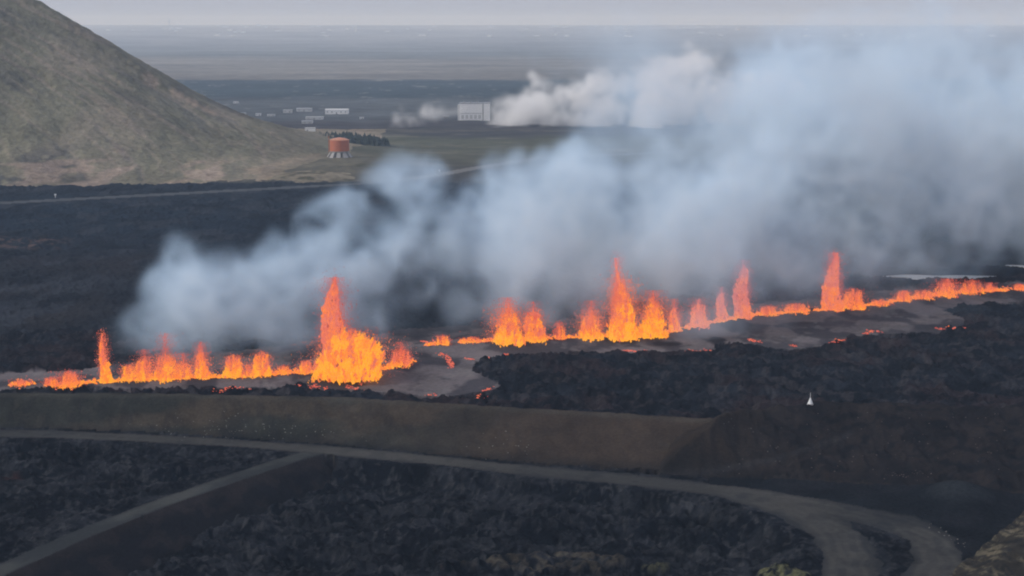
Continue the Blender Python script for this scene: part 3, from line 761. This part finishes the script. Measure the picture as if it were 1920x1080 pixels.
def fountain(px, pyb, pyt, hw, label, hot=.9, spray=.25, n=1500, top_hot=None, dome=False, lean=0.0, hw_top=.18, power=1.0, taper=.8, mist=None, veil=1.12):
    n = int(n * 2.3)
    if n < 2600 and taper == .8: taper = rng.uniform(.35, .8); hw_top = rng.uniform(.12, .4); power = rng.uniform(.75, 1.05)
    bx, by, bz = at(px, pyb, 4.8)
    k = math.hypot(by, CAM_H) / FPX
    H = (pyb - pyt) * k; W = hw * k * (1.18 if hot > .88 and not dome and H < 16 else 1)
    top_hot = .35 if top_hot is None else top_hot
    # body: a lumpy sheaf of clots
    t = rng.random(n) ** (1.35 * power)
    prof = (1 - t) ** taper * (1 - hw_top) + hw_top
    if dome: prof = np.sqrt(np.clip(1 - t ** 2, 0, 1)) * .95 + .05
    # a few strands so that the outline is torn
    ns = (16 if H > 11 else 10) if not dome else 20
    jetty = H / max(W, .1) > 3.2
    sa = rng.uniform(-1, 1, ns); sh = (.15 + .85 * rng.random(ns) ** (1.7 if H <= 11 else 1.1)) if not jetty else rng.uniform(.6, 1, ns); sh[0] = 1.0; sa[0] *= .25
    if not dome: sh *= (1 - (.5 if jetty else .3) * np.abs(sa))
    sh /= sh.max()
    si = rng.integers(0, ns, n)
    wn = 1 if dome else .75
    ox = (sa[si] * wn + rng.normal(0, (.10 if H > 11 else .035) + (.07 if H > 11 else .10) * (1 - t) ** 2, n)) * W * (prof if jetty else (.85 + .15 * prof if H < 11 else .5 + .5 * prof))
    oy = rng.normal(0, .42, n) * W * prof
    oz = t * H * (np.where(rng.random(n) < .75, sh[si], 1.0 if dome else .8) if taper > .7 else .85 + .15 * sh[si])
    if dome: oz *= np.sqrt(np.clip(1 - (ox / (W * 1.25)) ** 2, .05, 1))
    if dome:
        ph = rng.uniform(0, math.pi, n); rr_ = rng.random(n) ** .6
        reach = .62 + .75 * fbm(ph * 3.2 + 11, ph * 0, 4, 77) * (1 + .25 * (rng.random(n) < .06))
        rr_ = rr_ * reach; t = np.clip(rr_ ** 2 * .8, 0, 1)
        ox = W * np.cos(ph) * rr_ * 1.05; oz = H * np.sin(ph) * rr_; oy = rng.normal(0, .35, n) * W * .8
    ox += lean * oz + .04 * H * np.sin(oz / max(H, 1) * 5 + px)
    size = (.40 - .28 * t) * np.clip(H / 14, .45, 1.05) * rng.lognormal(0, .35, n)
    heat = hot + .08 - (hot - top_hot) * t ** .8 + rng.normal(0, .05, n) + (fbm(ox / 1.3 + px, oz / 2.2, 4, 7, .6) - .5) * ((1.5 if dome else 1.15) if hot > .8 else .6) - (.10 if dome else 0)
    dk = rng.random(n) < .02; heat[dk] -= .45
    p1 = np.stack([ox, oy, oz - .1], -1)
    # spray: finer droplets thrown wider
    m = int(n * spray * 2.6)
    ts = rng.random(m) ** .9
    a = rng.uniform(0, 2 * math.pi, m); rr = np.abs(rng.normal(0, .62, m)) * W * (.6 + .5 * ts)
    p2 = np.stack([np.cos(a) * rr + lean * ts * H, np.sin(a) * rr * .7, ts * H * rng.uniform(.5, 1.12, m)], -1)
    mm = int(n * (1.1 if mist is None else mist))  # finest glowing droplets, also standing in for lava glow on the smoke
    tm = rng.random(mm) ** .7; am = rng.uniform(0, 2 * math.pi, mm); rm = np.abs(rng.normal(0, .55, mm)) * (W * (1.15 - .35 * tm) + .5)
    pm = np.stack([np.cos(am) * rm, np.sin(am) * rm * .7, tm * H * np.where(rng.random(mm) < .7, sh[rng.integers(0, ns, mm)], 1) * veil], -1)
    sm2 = rng.lognormal(0, .3, mm) * .055 * np.clip(by / 600, .8, 1.3); hm = np.clip(rng.normal(.36, .1, mm) - .1 * tm, .1, .8)
    s2 = rng.lognormal(0, .3, m) * .085; h2 = np.clip(hot - .45 + rng.normal(0, .12, m), .1, 1)
    pos = np.concatenate([p1, p2]); size = np.concatenate([size, s2]); heat = np.clip(np.concatenate([heat, h2]), 0, 1)
    st = np.concatenate([rng.uniform(1.2, 2.6, n), rng.uniform(1, 2, m)])
    tl = np.concatenate([np.clip(ox / (W + 1) * .3, -.5, .5), rng.normal(0, .2, m)])
    o = clots(pos, size, st, tl, heat, 'lava_fountain', loc=(bx, by, 4.55))
    clots(pm, sm2, rng.uniform(1, 2.5, mm), rng.normal(0, .15, mm), hm, 'spray', o)
    tag(o, label, 'lava fountain', 'lava fountains along the fissure')
    return o
FT = [
 (40, 721, 711, 20, 'low splash of lava at the far left end of the fissure', .6, .2, 250, .5),
 (95, 722, 706, 16, 'low orange splash left of the twin peaked flame bush', .65, .3, 300, .5),
 (128, 722, 694, 26, 'ragged low fountain bush left of the thin tall jet', .72, .3, 700, .5),
 (196, 716, 622, 10, 'thin tall isolated jet near the left end of the fissure', .93, .25, 1300, .45),
 (244, 712, 682, 17, 'first low fountain right of the thin tall jet', .93, .4, 600, .55),
 (272, 711, 670, 18, 'small pointed fountain second from the thin tall jet', .95, .5, 800, .5),
 (312, 710, 664, 22, 'broad golden fountain with a red veil of spray above', .97, .7, 1100, .5),
 (345, 709, 676, 17, 'low golden fountain between the veiled one and the upright one', .95, .5, 600, .5),
 (378, 708, 656, 13, 'upright narrow golden fountain left of the gap in the curtain', .95, .6, 800, .5),
 (438, 706, 664, 17, 'golden fountain with a sloping right side after the gap', .95, .4, 900, .55),
 (466, 705, 682, 14, 'low saddle of lava between two golden fountains', .9, .4, 400, .6),
 (492, 703, 658, 17, 'square topped golden fountain before the low embers', .95, .4, 900, .6),
 (532, 700, 684, 14, 'little tattered splash between golden fountain and giant one', .8, .4, 300, .6),
 (575, 698, 674, 17, 'small round fountain touching the left of the giant one', .9, .3, 500, .6),
 (752, 684, 654, 20, 'ragged red splash right of the giant fountain', .72, .7, 600, .45),
 (830, 645, 627, 15, 'small isolated ember ball in the gap between the fissures', .75, .3, 350, .65),
 (885, 640, 631, 22, 'flickering low flames right of the isolated ember ball', .75, .3, 250, .65),
 (952, 639, 572, 28, 'wide golden fountain starting the right hand fissure', .98, .8, 1700, .45),
 (1000, 637, 580, 22, 'orange ragged fountain beside the wide golden one', .85, .8, 900, .45),
 (1049, 635, 603, 12, 'small pointed orange fountain in the middle saddle', .75, .5, 350, .5),
 (1108, 632, 580, 22, 'golden fountain leaning on the left of the tall spire', .97, .7, 1200, .5),
 (1168, 631, 520, 34, 'broad golden fountain forming the skirt of the tall spire', 1.0, .6, 2400, .5),
 (1224, 627, 556, 26, 'golden two peaked fountain right of the tall spire', 1.0, .5, 1600, .6),
 (1264, 620, 574, 13, 'narrow fading fountain at the end of the golden group', .85, .8, 500, .5),
 (1309, 611, 558, 22, 'pink dome shaped fountain seen through thin smoke', .56, .3, 1100, .5),
 (1352, 600, 546, 12, 'faint slim pink fountain between dome and column', .55, .7, 400, .4),
 (1391, 594, 494, 18, 'pale pink column right of the faint slim one', .52, .9, 900, .36),
 (1440, 590, 572, 20, 'string of small flames right of the pink column', .7, .6, 300, .55),
 (1492, 584, 568, 28, 'low string of flames left of the tall pink jet', .7, .5, 400, .55),
 (1598, 577, 540, 24, 'sloping pink shoulder on the right of the tall pink jet', .68, .4, 900, .55),
 (1650, 571, 562, 22, 'low embers between the tall pink jet and the red peak', .68, .3, 300, .6),
 (1693, 564, 543, 15, 'small red peak on the long right hand flame row', .7, .3, 450, .55),
 (1732, 559, 542, 22, 'low flames between red peak and the long bright row', .68, .3, 400, .55),
 (1775, 553, 522, 26, 'long bright flame row with the highest tip', .7, .5, 900, .5),
 (1822, 548, 524, 24, 'ragged flame row on the far right of the fissure', .7, .3, 700, .55),
 (1856, 546, 529, 14, 'last flames before the gap at the picture edge', .7, .3, 350, .55),
 (1912, 543, 531, 14, 'small splash beyond the gap at the right end', .65, .3, 250, .55),
]
VEIL = {312: 1.9, 345: 1.5, 378: 1.35, 272: 1.4, 752: 1.5, 952: 1.25, 1000: 1.3, 1108: 1.35, 1224: 1.2, 1264: 1.35, 1391: 1.1, 1352: 1.2}
for a in FT: fountain(*a, veil=VEIL.get(a[0], 1.0), mist=2.2 if a[0] in VEIL else 1.1)
# the giant: a dome of melt at the base and a tall pink column
fountain(659, 705, 622, 62, 'giant round golden lava burst, the widest of all fountains', 1.0, .35, 6500, .8, dome=True, mist=.5)
fountain(630, 690, 517, 30, 'tall pink column rising out of the giant golden burst', .54, .12, 5200, .42, veil=1.0, mist=2.0, hw_top=.10, power=.72, taper=.6)
fountain(1155, 630, 480, 14, 'tall slender spire fading to pink at its tip', .9, .3, 1500, .36, hw_top=.25, power=.75, veil=1.0, mist=2.0)
fountain(1561, 580, 471, 19, 'tall pink jet with a broad foot on the right half of the fissure', .60, .3, 2200, .38, veil=1.0, mist=2.0, hw_top=.2, power=.78, taper=.65)

# molten ribbon at the foot of the fountains and glowing breakouts of the flow front
def ribbon(pts, w0, label, parts=1, hot=.8, name='lava_river'):
    P = np.array(pts)[:, :2]; seg = np.hypot(*np.diff(P, axis=0).T); L = seg.sum(); n = int(L * 14)
    s = rng.uniform(0, L, n); cs = np.concatenate([[0], np.cumsum(seg)])
    x = np.interp(s, cs, P[:, 0]); y = np.interp(s, cs, P[:, 1])
    gate = fbm(s / 8, s * 0, 3, 81)
    keep = gate > .27
    x, y, s = x[keep], y[keep], s[keep]; n = len(s)
    wd = w0 * (.35 + 1.3 * fbm(s / 5, s * 0 + 3, 2, 83))
    x = x + rng.normal(0, .5, n) * wd; y = y + rng.normal(-.3, .8, n) * wd
    h, _, _ = land(x, y)
    size = rng.uniform(.25, .6, n); heat = np.clip(hot + rng.normal(0, .12, n), 0, 1)
    tongue = rng.exponential(1, n) * .55 * ss(.42, .7, fbm(s * .9, s * 0 + 9, 3, 85)) * 1.6
    size = size * np.clip(1 - tongue * .3, .35, 1); heat = np.clip(heat - .12 * tongue, 0, 1)
    o = clots(np.stack([x, y, h + .1 + tongue], -1), size * 1.1, rng.uniform(.5, 1.3, n), np.zeros(n), heat, name)
    tag(o, label, 'lava', kind='stuff'); return o
ribbon(FISS1, 1.1, 'molten lava pooled along the foot of the left fissure', hot=.82)
ribbon(FISS2, 1.1, 'molten lava pooled along the foot of the right fissure', hot=.75)

def breakout(pts, z, label, n=160, wd=.9, hot=.37):
    P = np.array([at(px, py, z)[:2] for px, py in pts]); seg = np.hypot(*np.diff(P, axis=0).T); L = seg.sum(); cs = np.concatenate([[0], np.cumsum(seg)])
    n = int(max(30, L * 6)); s = rng.uniform(0, L, n)
    keep = fbm(s / 3, s * 0 + L, 3, 91) > .40
    s = s[keep]; n = len(s)
    x = np.interp(s, cs, P[:, 0]) + rng.normal(0, wd * .6, n); y = np.interp(s, cs, P[:, 1]) + rng.normal(0, wd, n)
    h, _, _ = land(x, y)
    heat = np.clip(hot + rng.normal(0, .16, n), 0, .8)
    o = clots(np.stack([x, y, h + .12], -1), rng.uniform(.15, .42, n), rng.uniform(.3, .8, n), np.zeros(n), heat, 'lava_breakout')
    tag(o, label, 'lava', 'glowing breakouts at the flow edge')
for pts, lab in [
 ([(395, 732), (440, 730), (480, 727)], 'red glow at the crust edge below the left fountains'),
 ([(560, 728), (590, 724), (620, 729)], 'red glow at the crust edge left below the giant fountain'),
 ([(650, 722), (668, 730), (696, 732)], 'orange spill at the crust edge under the giant fountain'),
 ([(800, 740), (850, 743), (900, 736), (925, 726)], 'thin red rim around the rounded grey lobe'),
 ([(826, 664), (842, 672), (848, 692)], 'faint pink trickle running over the grey crust'),
 ([(872, 670), (885, 674)], 'dim spark on the grey crust right of the trickle'),
 ([(912, 672), (922, 670)], 'small orange spark at the edge of the rough field'),
 ([(944, 668), (952, 671)], 'bright small spark beside the rough dark field'),
 ([(1170, 656), (1190, 658), (1215, 657)], 'red glow at the edge below the tall spire'),
 ([(1285, 660), (1300, 660), (1330, 657)], 'red glow at the edge left of the dark notch'),
 ([(1404, 634), (1416, 640), (1428, 642)], 'red breakout right of the dark notch'),
 ([(1478, 646), (1490, 648)], 'small red spot at the bottom of the wide lobe'),
 ([(1556, 644), (1572, 638), (1590, 636)], 'red rim on the rising edge of the wide lobe'),
 ([(1622, 626), (1636, 620), (1650, 622)], 'bright red patch in the middle of the wide lobe edge'),
 ([(1744, 615), (1780, 617), (1812, 612)], 'long red rim at the right tip of the wide lobe'),
 ([(800, 655), (812, 652), (790, 640)], 'dim glow just left of the isolated ember ball'),
 ([(700, 700), (690, 712), (676, 720)], 'orange stream running down from the giant fountain')]:
    breakout(pts, BZ + 1, lab)

# ------------------------------------------------------------------ volumes: smoke, steam, haze
def bmat(n, m):
    """cubic B-spline interpolation matrix from m lattice values to n samples"""
    u = np.linspace(1, m - 2.001, n); i = np.floor(u).astype(int); f = u - i
    M = np.zeros((n, m))
    wts = [(1 - f) ** 3 / 6, (3 * f ** 3 - 6 * f ** 2 + 4) / 6, (-3 * f ** 3 + 3 * f ** 2 + 3 * f + 1) / 6, f ** 3 / 6]
    for k in range(4): M[np.arange(n), np.clip(i - 1 + k, 0, m - 1)] += wts[k]
    return M.astype(np.float32)
def noise3(shape, size, cell, seed):
    g = np.random.default_rng(seed)
    dims = [max(4, int(s / cell) + 4) for s in size]
    L = g.random(dims).astype(np.float32) * 2 - 1
    A = np.tensordot(bmat(shape[0], dims[0]), L, axes=(1, 0))
    A = np.tensordot(A, bmat(shape[1], dims[1]), axes=(1, 1)).transpose(0, 2, 1)
    A = np.tensordot(A, bmat(shape[2], dims[2]), axes=(2, 1))
    return A * 2.4
def volume_object(name, bmin, bmax, D, mat):
    """a real volume: the numpy field D is handed to a Volume Cube node"""
    nx, ny, nz = D.shape
    me = bpy.data.meshes.new(name)
    me.vertices.add(D.size)
    co = np.zeros((D.size, 3), dtype=np.float32)
    co[:, 0] = np.repeat(np.linspace(bmin[0], bmax[0], nx), ny * nz); co[:, 1] = np.tile(np.repeat(np.linspace(bmin[1], bmax[1], ny), nz), nx); co[:, 2] = np.tile(np.linspace(bmin[2], bmax[2], nz), nx * ny)
    me.vertices.foreach_set('co', co.ravel())
    at_ = me.attributes.new('amount', 'FLOAT', 'POINT'); at_.data.foreach_set('value', D.astype(np.float32).ravel())
    me.materials.append(mat)
    o = bpy.data.objects.new(name, me); sc.collection.objects.link(o)
    g = bpy.data.node_groups.new(name + '_field', 'GeometryNodeTree')
    g.interface.new_socket('Geometry', in_out='INPUT', socket_type='NodeSocketGeometry'); g.interface.new_socket('Geometry', in_out='OUTPUT', socket_type='NodeSocketGeometry')
    gi = g.nodes.new('NodeGroupInput'); go = g.nodes.new('NodeGroupOutput')
    vc = g.nodes.new('GeometryNodeVolumeCube'); si = g.nodes.new('GeometryNodeSampleIndex'); si.data_type = 'FLOAT'; si.domain = 'POINT'; si.clamp = True
    na = g.nodes.new('GeometryNodeInputNamedAttribute'); na.data_type = 'FLOAT'; na.inputs['Name'].default_value = 'amount'
    pos = g.nodes.new('GeometryNodeInputPosition'); sep = g.nodes.new('ShaderNodeSeparateXYZ'); g.links.new(pos.outputs[0], sep.inputs[0])
    def math_(op, a, b=None, c=None):
        m = g.nodes.new('ShaderNodeMath'); m.operation = op
        for i, q in enumerate((a, b, c)):
            if q is None: continue
            if isinstance(q, (int, float)): m.inputs[i].default_value = q
            else: g.links.new(q, m.inputs[i])
        return m.outputs[0]
    idx = []
    for k in range(3):
        n = D.shape[k]; s = (n - 1) / (bmax[k] - bmin[k])
        u = math_('MULTIPLY', math_('SUBTRACT', sep.outputs[k], float(bmin[k])), float(s))
        u = math_('MINIMUM', math_('MAXIMUM', math_('FLOOR', math_('ADD', u, 0.5)), 0.0), float(n - 1)); idx.append(u)
    lin = math_('MULTIPLY_ADD', math_('MULTIPLY_ADD', idx[0], float(ny), idx[1]), float(nz), idx[2])
    g.links.new(gi.outputs[0], si.inputs['Geometry']); g.links.new(na.outputs[0], si.inputs['Value']); g.links.new(lin, si.inputs['Index'])
    g.links.new(si.outputs[0], vc.inputs['Density'])
    vc.inputs['Min'].default_value = bmin; vc.inputs['Max'].default_value = bmax
    vc.inputs['Resolution X'].default_value = nx; vc.inputs['Resolution Y'].default_value = ny; vc.inputs['Resolution Z'].default_value = nz
    sm_ = g.nodes.new('GeometryNodeSetMaterial'); sm_.inputs['Material'].default_value = mat
    g.links.new(vc.outputs[0], sm_.inputs['Geometry']); g.links.new(sm_.outputs[0], go.inputs[0])
    md = o.modifiers.new('field', 'NODES'); md.node_group = g
    return o
def vol_mat(name, color, dens, aniso=0.0, absorb=(0, 0, 0)):
    m = bpy.data.materials.new(name); m.use_nodes = True; t = m.node_tree; t.nodes.clear()
    o = t.nodes.new('ShaderNodeOutputMaterial'); v = t.nodes.new('ShaderNodeVolumePrincipled')
    v.inputs['Color'].default_value = (*color, 1); v.inputs['Density'].default_value = dens; v.inputs['Anisotropy'].default_value = aniso
    v.inputs['Absorption Color'].default_value = (*absorb, 1)
    t.links.new(v.outputs[0], o.inputs['Volume'])
    return m

def puff_field(puffs, bmin, bmax, vox, seeds, amp, cells, soft=.5, warp=None):
    shape = [int((bmax[k] - bmin[k]) / vox) + 1 for k in range(3)]
    size = [bmax[k] - bmin[k] for k in range(3)]
    ax = [np.linspace(bmin[k], bmax[k], shape[k]).astype(np.float32) for k in range(3)]
    nz = np.zeros(shape, dtype=np.float32)
    for c, a_, s_ in zip(cells, amp, seeds): nz += a_ * np.abs(noise3(shape, size, c, s_)) if c < 14 else a_ * noise3(shape, size, c, s_)
    D = np.zeros(shape, dtype=np.float32)
    for (x, y, z, r, ry, st) in puffs:
        m = 1.9 * r; my = 1.9 * ry
        i0, i1 = np.searchsorted(ax[0], [x - m, x + m]); j0, j1 = np.searchsorted(ax[1], [y - my, y + my]); k0, k1 = np.searchsorted(ax[2], [z - m, z + m])
        if i1 <= i0 or j1 <= j0 or k1 <= k0: continue
        d = np.sqrt(((ax[0][i0:i1, None, None] - x) / r) ** 2 + ((ax[1][None, j0:j1, None] - y) / ry) ** 2 + ((ax[2][None, None, k0:k1] - z) / r) ** 2)
        v = (1 - d + nz[i0:i1, j0:j1, k0:k1] * (1.0 if st > .6 else 1.5)) / (soft * (.68 if (x < 40 and st > .6) else 1))
        v = np.clip(v, 0, 1); v = v * v * (3 - 2 * v) * st
        sub = D[i0:i1, j0:j1, k0:k1]
        hi = np.maximum(sub, v); sub[...] = np.minimum(hi + .3 * np.minimum(sub, v), np.maximum(hi, 1.2))
    if warp:                                   # turbulent folding of the whole field
        disp = []
        for k in range(3):
            dk_ = np.zeros(shape, dtype=np.float32)
            for c, a_ in warp: dk_ += (a_ / vox) * noise3(shape, size, c, 900 + 31 * k + int(c))
            disp.append(dk_)
        I = np.clip(np.arange(shape[0])[:, None, None] + np.rint(disp[0]).astype(np.int32), 0, shape[0] - 1)
        J = np.clip(np.arange(shape[1])[None, :, None] + np.rint(disp[1]).astype(np.int32), 0, shape[1] - 1)
        K = np.clip(np.arange(shape[2])[None, None, :] + np.rint(disp[2] * .8).astype(np.int32), 0, shape[2] - 1)
        D = D[I, J, K]
        for k in range(3):                     # smooth the one-voxel steps away
            D = .25 * np.roll(D, 1, k) + .5 * D + .25 * np.roll(D, -1, k)
    for k, e in ((0, 3), (1, 3), (2, 2)):      # fade at the box
        n = shape[k]; f = np.minimum(1, np.minimum(np.arange(n), np.arange(n)[::-1]) / e).astype(np.float32)
        if k == 2: f[: n // 2] = 1
        D *= f.reshape([-1 if q == k else 1 for q in range(3)])
    D[D < .002] = 0
    return D, nz

def fis_Y(px):
    return np.interp(px, [0, 300, 620, 780, 830, 1250, 1420, 1640, 1870, 2300], [523, 528, 535, 545, 568, 585, 620, 655, 700, 760])
def P(px, py, r, st=1.0, back=None, deep=1.0):
    up = max(0, (interp(np.array([px]), [(0, 720), (620, 697), (830, 645), (1250, 624), (1640, 571), (1920, 542)])[0] - py))
    Y = float(fis_Y(px)) + (12 + up * .22 if back is None else back)
    x, y, z = at_y(px, py, Y); k = Y / FPX
    return (x, y, z, r * k, r * k * deep, st)
pf = []
# left wisps and columns
pf += [P(222, 640, 18, .15), P(240, 606, 26, .25), P(262, 590, 26, .35), P(205, 668, 16, .12), P(285, 610, 26, .3)]
pf += [P(350, 510, 34), P(372, 492, 28), P(338, 545, 38), P(395, 530, 34), P(330, 580, 36, .8), P(425, 528, 22), P(375, 572, 46, .8), P(440, 580, 42, .65), P(335, 625, 40, .2), P(400, 622, 50, .28), P(480, 605, 52, .4), P(560, 612, 56, .38), P(300, 625, 30, .18)]
pf += [P(488, 510, 34), P(520, 488, 36), P(478, 552, 34, .8), P(555, 475, 38), P(590, 430, 32), P(612, 410, 28), P(575, 415, 20), P(600, 480, 55), P(540, 545, 55), P(640, 440, 46), P(620, 540, 60, .9), P(680, 500, 60), P(655, 395, 34), P(690, 420, 44), P(560, 650, 30, .3), P(720, 570, 55, .5), P(520, 640, 36, .35)]
pf += [P(745, 322, 34), P(706, 322, 24), P(780, 312, 26), P(730, 298, 18), P(765, 296, 18), P(800, 322, 16), P(695, 345, 20), P(722, 350, 38), P(765, 350, 42), P(790, 330, 22), P(740, 390, 52), P(715, 440, 60), P(780, 410, 40), P(760, 470, 66, .9), P(815, 455, 40, .9), P(780, 540, 60, .6), P(840, 500, 55, .8), P(850, 560, 55, .5)]
pf += [P(880, 430, 40, .8), P(905, 480, 55, .9), P(870, 345, 16, .12, deep=.6), P(930, 540, 60, .6), P(925, 400, 44, .8), P(940, 345, 46, 1), P(938, 312, 36, .9), P(945, 285, 28, .7), P(985, 300, 40, .9), P(1000, 340, 56, 1), P(1060, 300, 40, .7)]
pf += [P(850, 470, 75, .35, back=60), P(830, 430, 50, .3, back=60), P(900, 560, 80, .3, back=50), P(700, 600, 60, .22, back=45), P(780, 590, 60, .25, back=45), P(640, 610, 50, .2, back=45), P(870, 420, 46, .35, back=55), P(560, 560, 90, .3, back=50), P(400, 590, 70, .3, back=45)]
# thin smoke drifting in front of the right hand fountains
pf += [P(1300, 622, 20, .35, back=-6), P(1325, 632, 18, .25, back=-8), P(1355, 612, 22, .25, back=-6), P(1310, 575, 34, .13, back=-7), P(1390, 520, 46, .13, back=-6), P(1360, 560, 40, .12, back=-7),
       P(1400, 570, 36, .12, back=-7), P(1560, 500, 50, .12, back=-7), P(1560, 555, 40, .10, back=-7), P(1155, 500, 40, .14, back=-7), P(632, 560, 46, .10, back=-7), P(1450, 560, 50, .12, back=-8), P(1700, 560, 60, .08, back=-8), P(1430, 620, 30, .1, back=-10)]
g2 = np.random.default_rng(77)
for i in range(190):
    px = g2.uniform(960, 2350); top = np.interp(px, [960, 1050, 1200, 1300, 1400, 1600, 2300], [345, 335, 325, 330, 310, 225, 175])
    base = np.interp(px, [960, 1250, 1600, 1920, 2300], [560, 540, 500, 440, 400])
    v_ = g2.random(); py = top + (base - top) * v_
    r_p = g2.uniform(40, 84); st = g2.uniform(.2, 1.0) * (1 - .9 * v_ ** 2.3)
    pf.append(P(px, py, r_p, st, back=float(g2.uniform(10, 120))))
for i in range(60):      # rising threads just above the fountains
    px = g2.uniform(880, 2000); b = np.interp(px, [880, 1250, 1600, 1920], [600, 570, 520, 500])
    pf.append(P(px, b - g2.uniform(0, 50), g2.uniform(25, 50), g2.uniform(.10, .4), back=float(g2.uniform(8, 50))))
for i in range(110):      # thin high veil drifting away to the right
    px = g2.uniform(1130, 2350); top = np.interp(px, [1130, 1300, 1480, 1600, 1700, 2300], [180, 170, 190, 150, 125, 85])
    pf.append(P(px, g2.uniform(top, 300), g2.uniform(55, 105), g2.uniform(.08, .30) * (.15 if px < 1480 else 1), back=float(g2.uniform(60, 170)), deep=1.2))
for i in range(46):      # sunlit front of the bank on the right
    px = g2.uniform(1000, 1900); top = np.interp(px, [1000, 1400, 1900], [400, 380, 330]); low = np.interp(px, [1000, 1400, 1700, 1900], [510, 490, 440, 410])
    pf.append(P(px, g2.uniform(top, low), g2.uniform(34, 60), g2.uniform(.25, .65), back=float(g2.uniform(6, 30))))
for i in range(26):      # faint veil crossing in front of the steam
    pf.append(P(g2.uniform(1070, 1480), g2.uniform(95, 250), g2.uniform(40, 75), g2.uniform(.03, .09), back=float(g2.uniform(60, 150))))
SMIN, SMAX = (-175.0, 505.0, 0.0), (370.0, 940.0, 165.0)
D, _n = puff_field(pf, SMIN, SMAX, 1.6, (101, 102, 103, 104, 105), (.36, .34, .42, .40, .28), (46, 22, 12, 6.5, 3.8), soft=.75, warp=((30, 5.5), (13, 3.6), (6, 2.0)))
dens_n = noise3(D.shape, [SMAX[k] - SMIN[k] for k in range(3)], 9, 201)
n2 = noise3(D.shape, [SMAX[k] - SMIN[k] for k in range(3)], 24, 202); n3 = noise3(D.shape, [SMAX[k] - SMIN[k] for k in range(3)], 5, 203)
wr = ss(-70, 30, np.linspace(SMIN[0], SMAX[0], D.shape[0]))[:, None, None].astype(np.float32)
D *= (1 - wr) * np.clip(.42 + .95 * (1 - np.abs(dens_n)) ** 2 + .5 * n2 + .9 * ((1 - np.abs(n3)) ** 2 - .4), .12, 2.2) + wr * np.clip(.30 + .95 * (1 - np.abs(dens_n)) ** 2 + .85 * n2 + .7 * ((1 - np.abs(n3)) ** 2 - .4), .05, 2.4)

M_SMOKE = vol_mat('volcanic_smoke', (.59, .79, 1.0), .062, .0, absorb=(.60, .60, .60))
o = volume_object('smoke', SMIN, SMAX, D, M_SMOKE)
tag(o, 'bluish white volcanic smoke rising from the fissure and drifting right', 'smoke', kind='stuff')

# white steam at the power station
def PS(px, py, r, st=1.0, dy=0.0, deep=1.0):
    Y = 1925 + dy; x, y, z = at_y(px, py, Y); k = Y / FPX
    return (x, y, z, r * k, r * k * deep, st)
ps = []
g3 = np.random.default_rng(31)
for i in range(46):      # main plume, climbing to the right
    t = i / 45; px = 925 + t * 390; c = np.interp(px, [925, 1000, 1100, 1200, 1315], [218, 190, 165, 150, 118])
    ps.append(PS(px, c + g3.normal(0, 10), g3.uniform(11, 21) * (.7 + .35 * t), g3.uniform(.3, 1.1) * (1 - .35 * t), g3.uniform(-30, 40)))
for i in range(36):      # lower body between plume and ground
    px = g3.choice([g3.uniform(925, 1150), g3.uniform(925, 1150), g3.uniform(1185, 1250)]); c = np.interp(px, [925, 1250], [218, 200])
    ps.append(PS(px, g3.uniform(c, 234), g3.uniform(14, 24), g3.uniform(.3, .8), g3.uniform(-30, 40)))
for i in range(44):      # drifting right
    px = g3.uniform(1180, 1500); c = np.interp(px, [1180, 1330, 1500], [208, 182, 158])
    ps.append(PS(px, c + g3.normal(0, 9), g3.uniform(12, 24), g3.uniform(.35, 1.0), g3.uniform(-30, 60)))
for i in range(26):      # low ground wisps left of the station
    px = 738 + i * 4.6; ps.append(PS(px, np.interp(px, [738, 800, 860], [222, 216, 210]) + g3.normal(0, 3), g3.uniform(3.5, 9), g3.uniform(.1, .7), g3.uniform(-60, -20)))
TMIN, TMAX = (-170.0, 1840.0, 0.0), (400.0, 2040.0, 110.0)
D2, _n = puff_field(ps, TMIN, TMAX, 2.6, (301, 302, 303, 304), (.45, .5, .7, .7), (40, 20, 10, 5.5), soft=.85, warp=((50, 12), (20, 6), (9, 4)))
q1 = noise3(D2.shape, [TMAX[k] - TMIN[k] for k in range(3)], 22, 401); q2 = noise3(D2.shape, [TMAX[k] - TMIN[k] for k in range(3)], 9, 402)
D2 *= np.clip(-.15 + 1.1 * (1 - np.abs(q1)) ** 2 + .9 * (1 - np.abs(q2)) ** 2, .04, 2.0)
M_STEAM = vol_mat('steam', (1, 1, 1), .075, .0, absorb=(1, 1, 1))
o = volume_object('steam', TMIN, TMAX, D2, M_STEAM)
tag(o, 'bright white steam drifting from the power station', 'steam', kind='stuff')

# haze: one closed box round everything
hb = MB().box(-60000, 60000, -600, 30000, -12, 262)
o = hb.build('haze', vol_mat('air_haze', (.57, .745, 1.0), .000091, .0, absorb=(1, 1, 1)))
tag(o, 'thin pale air haze over the whole plain', 'haze', kind='stuff')
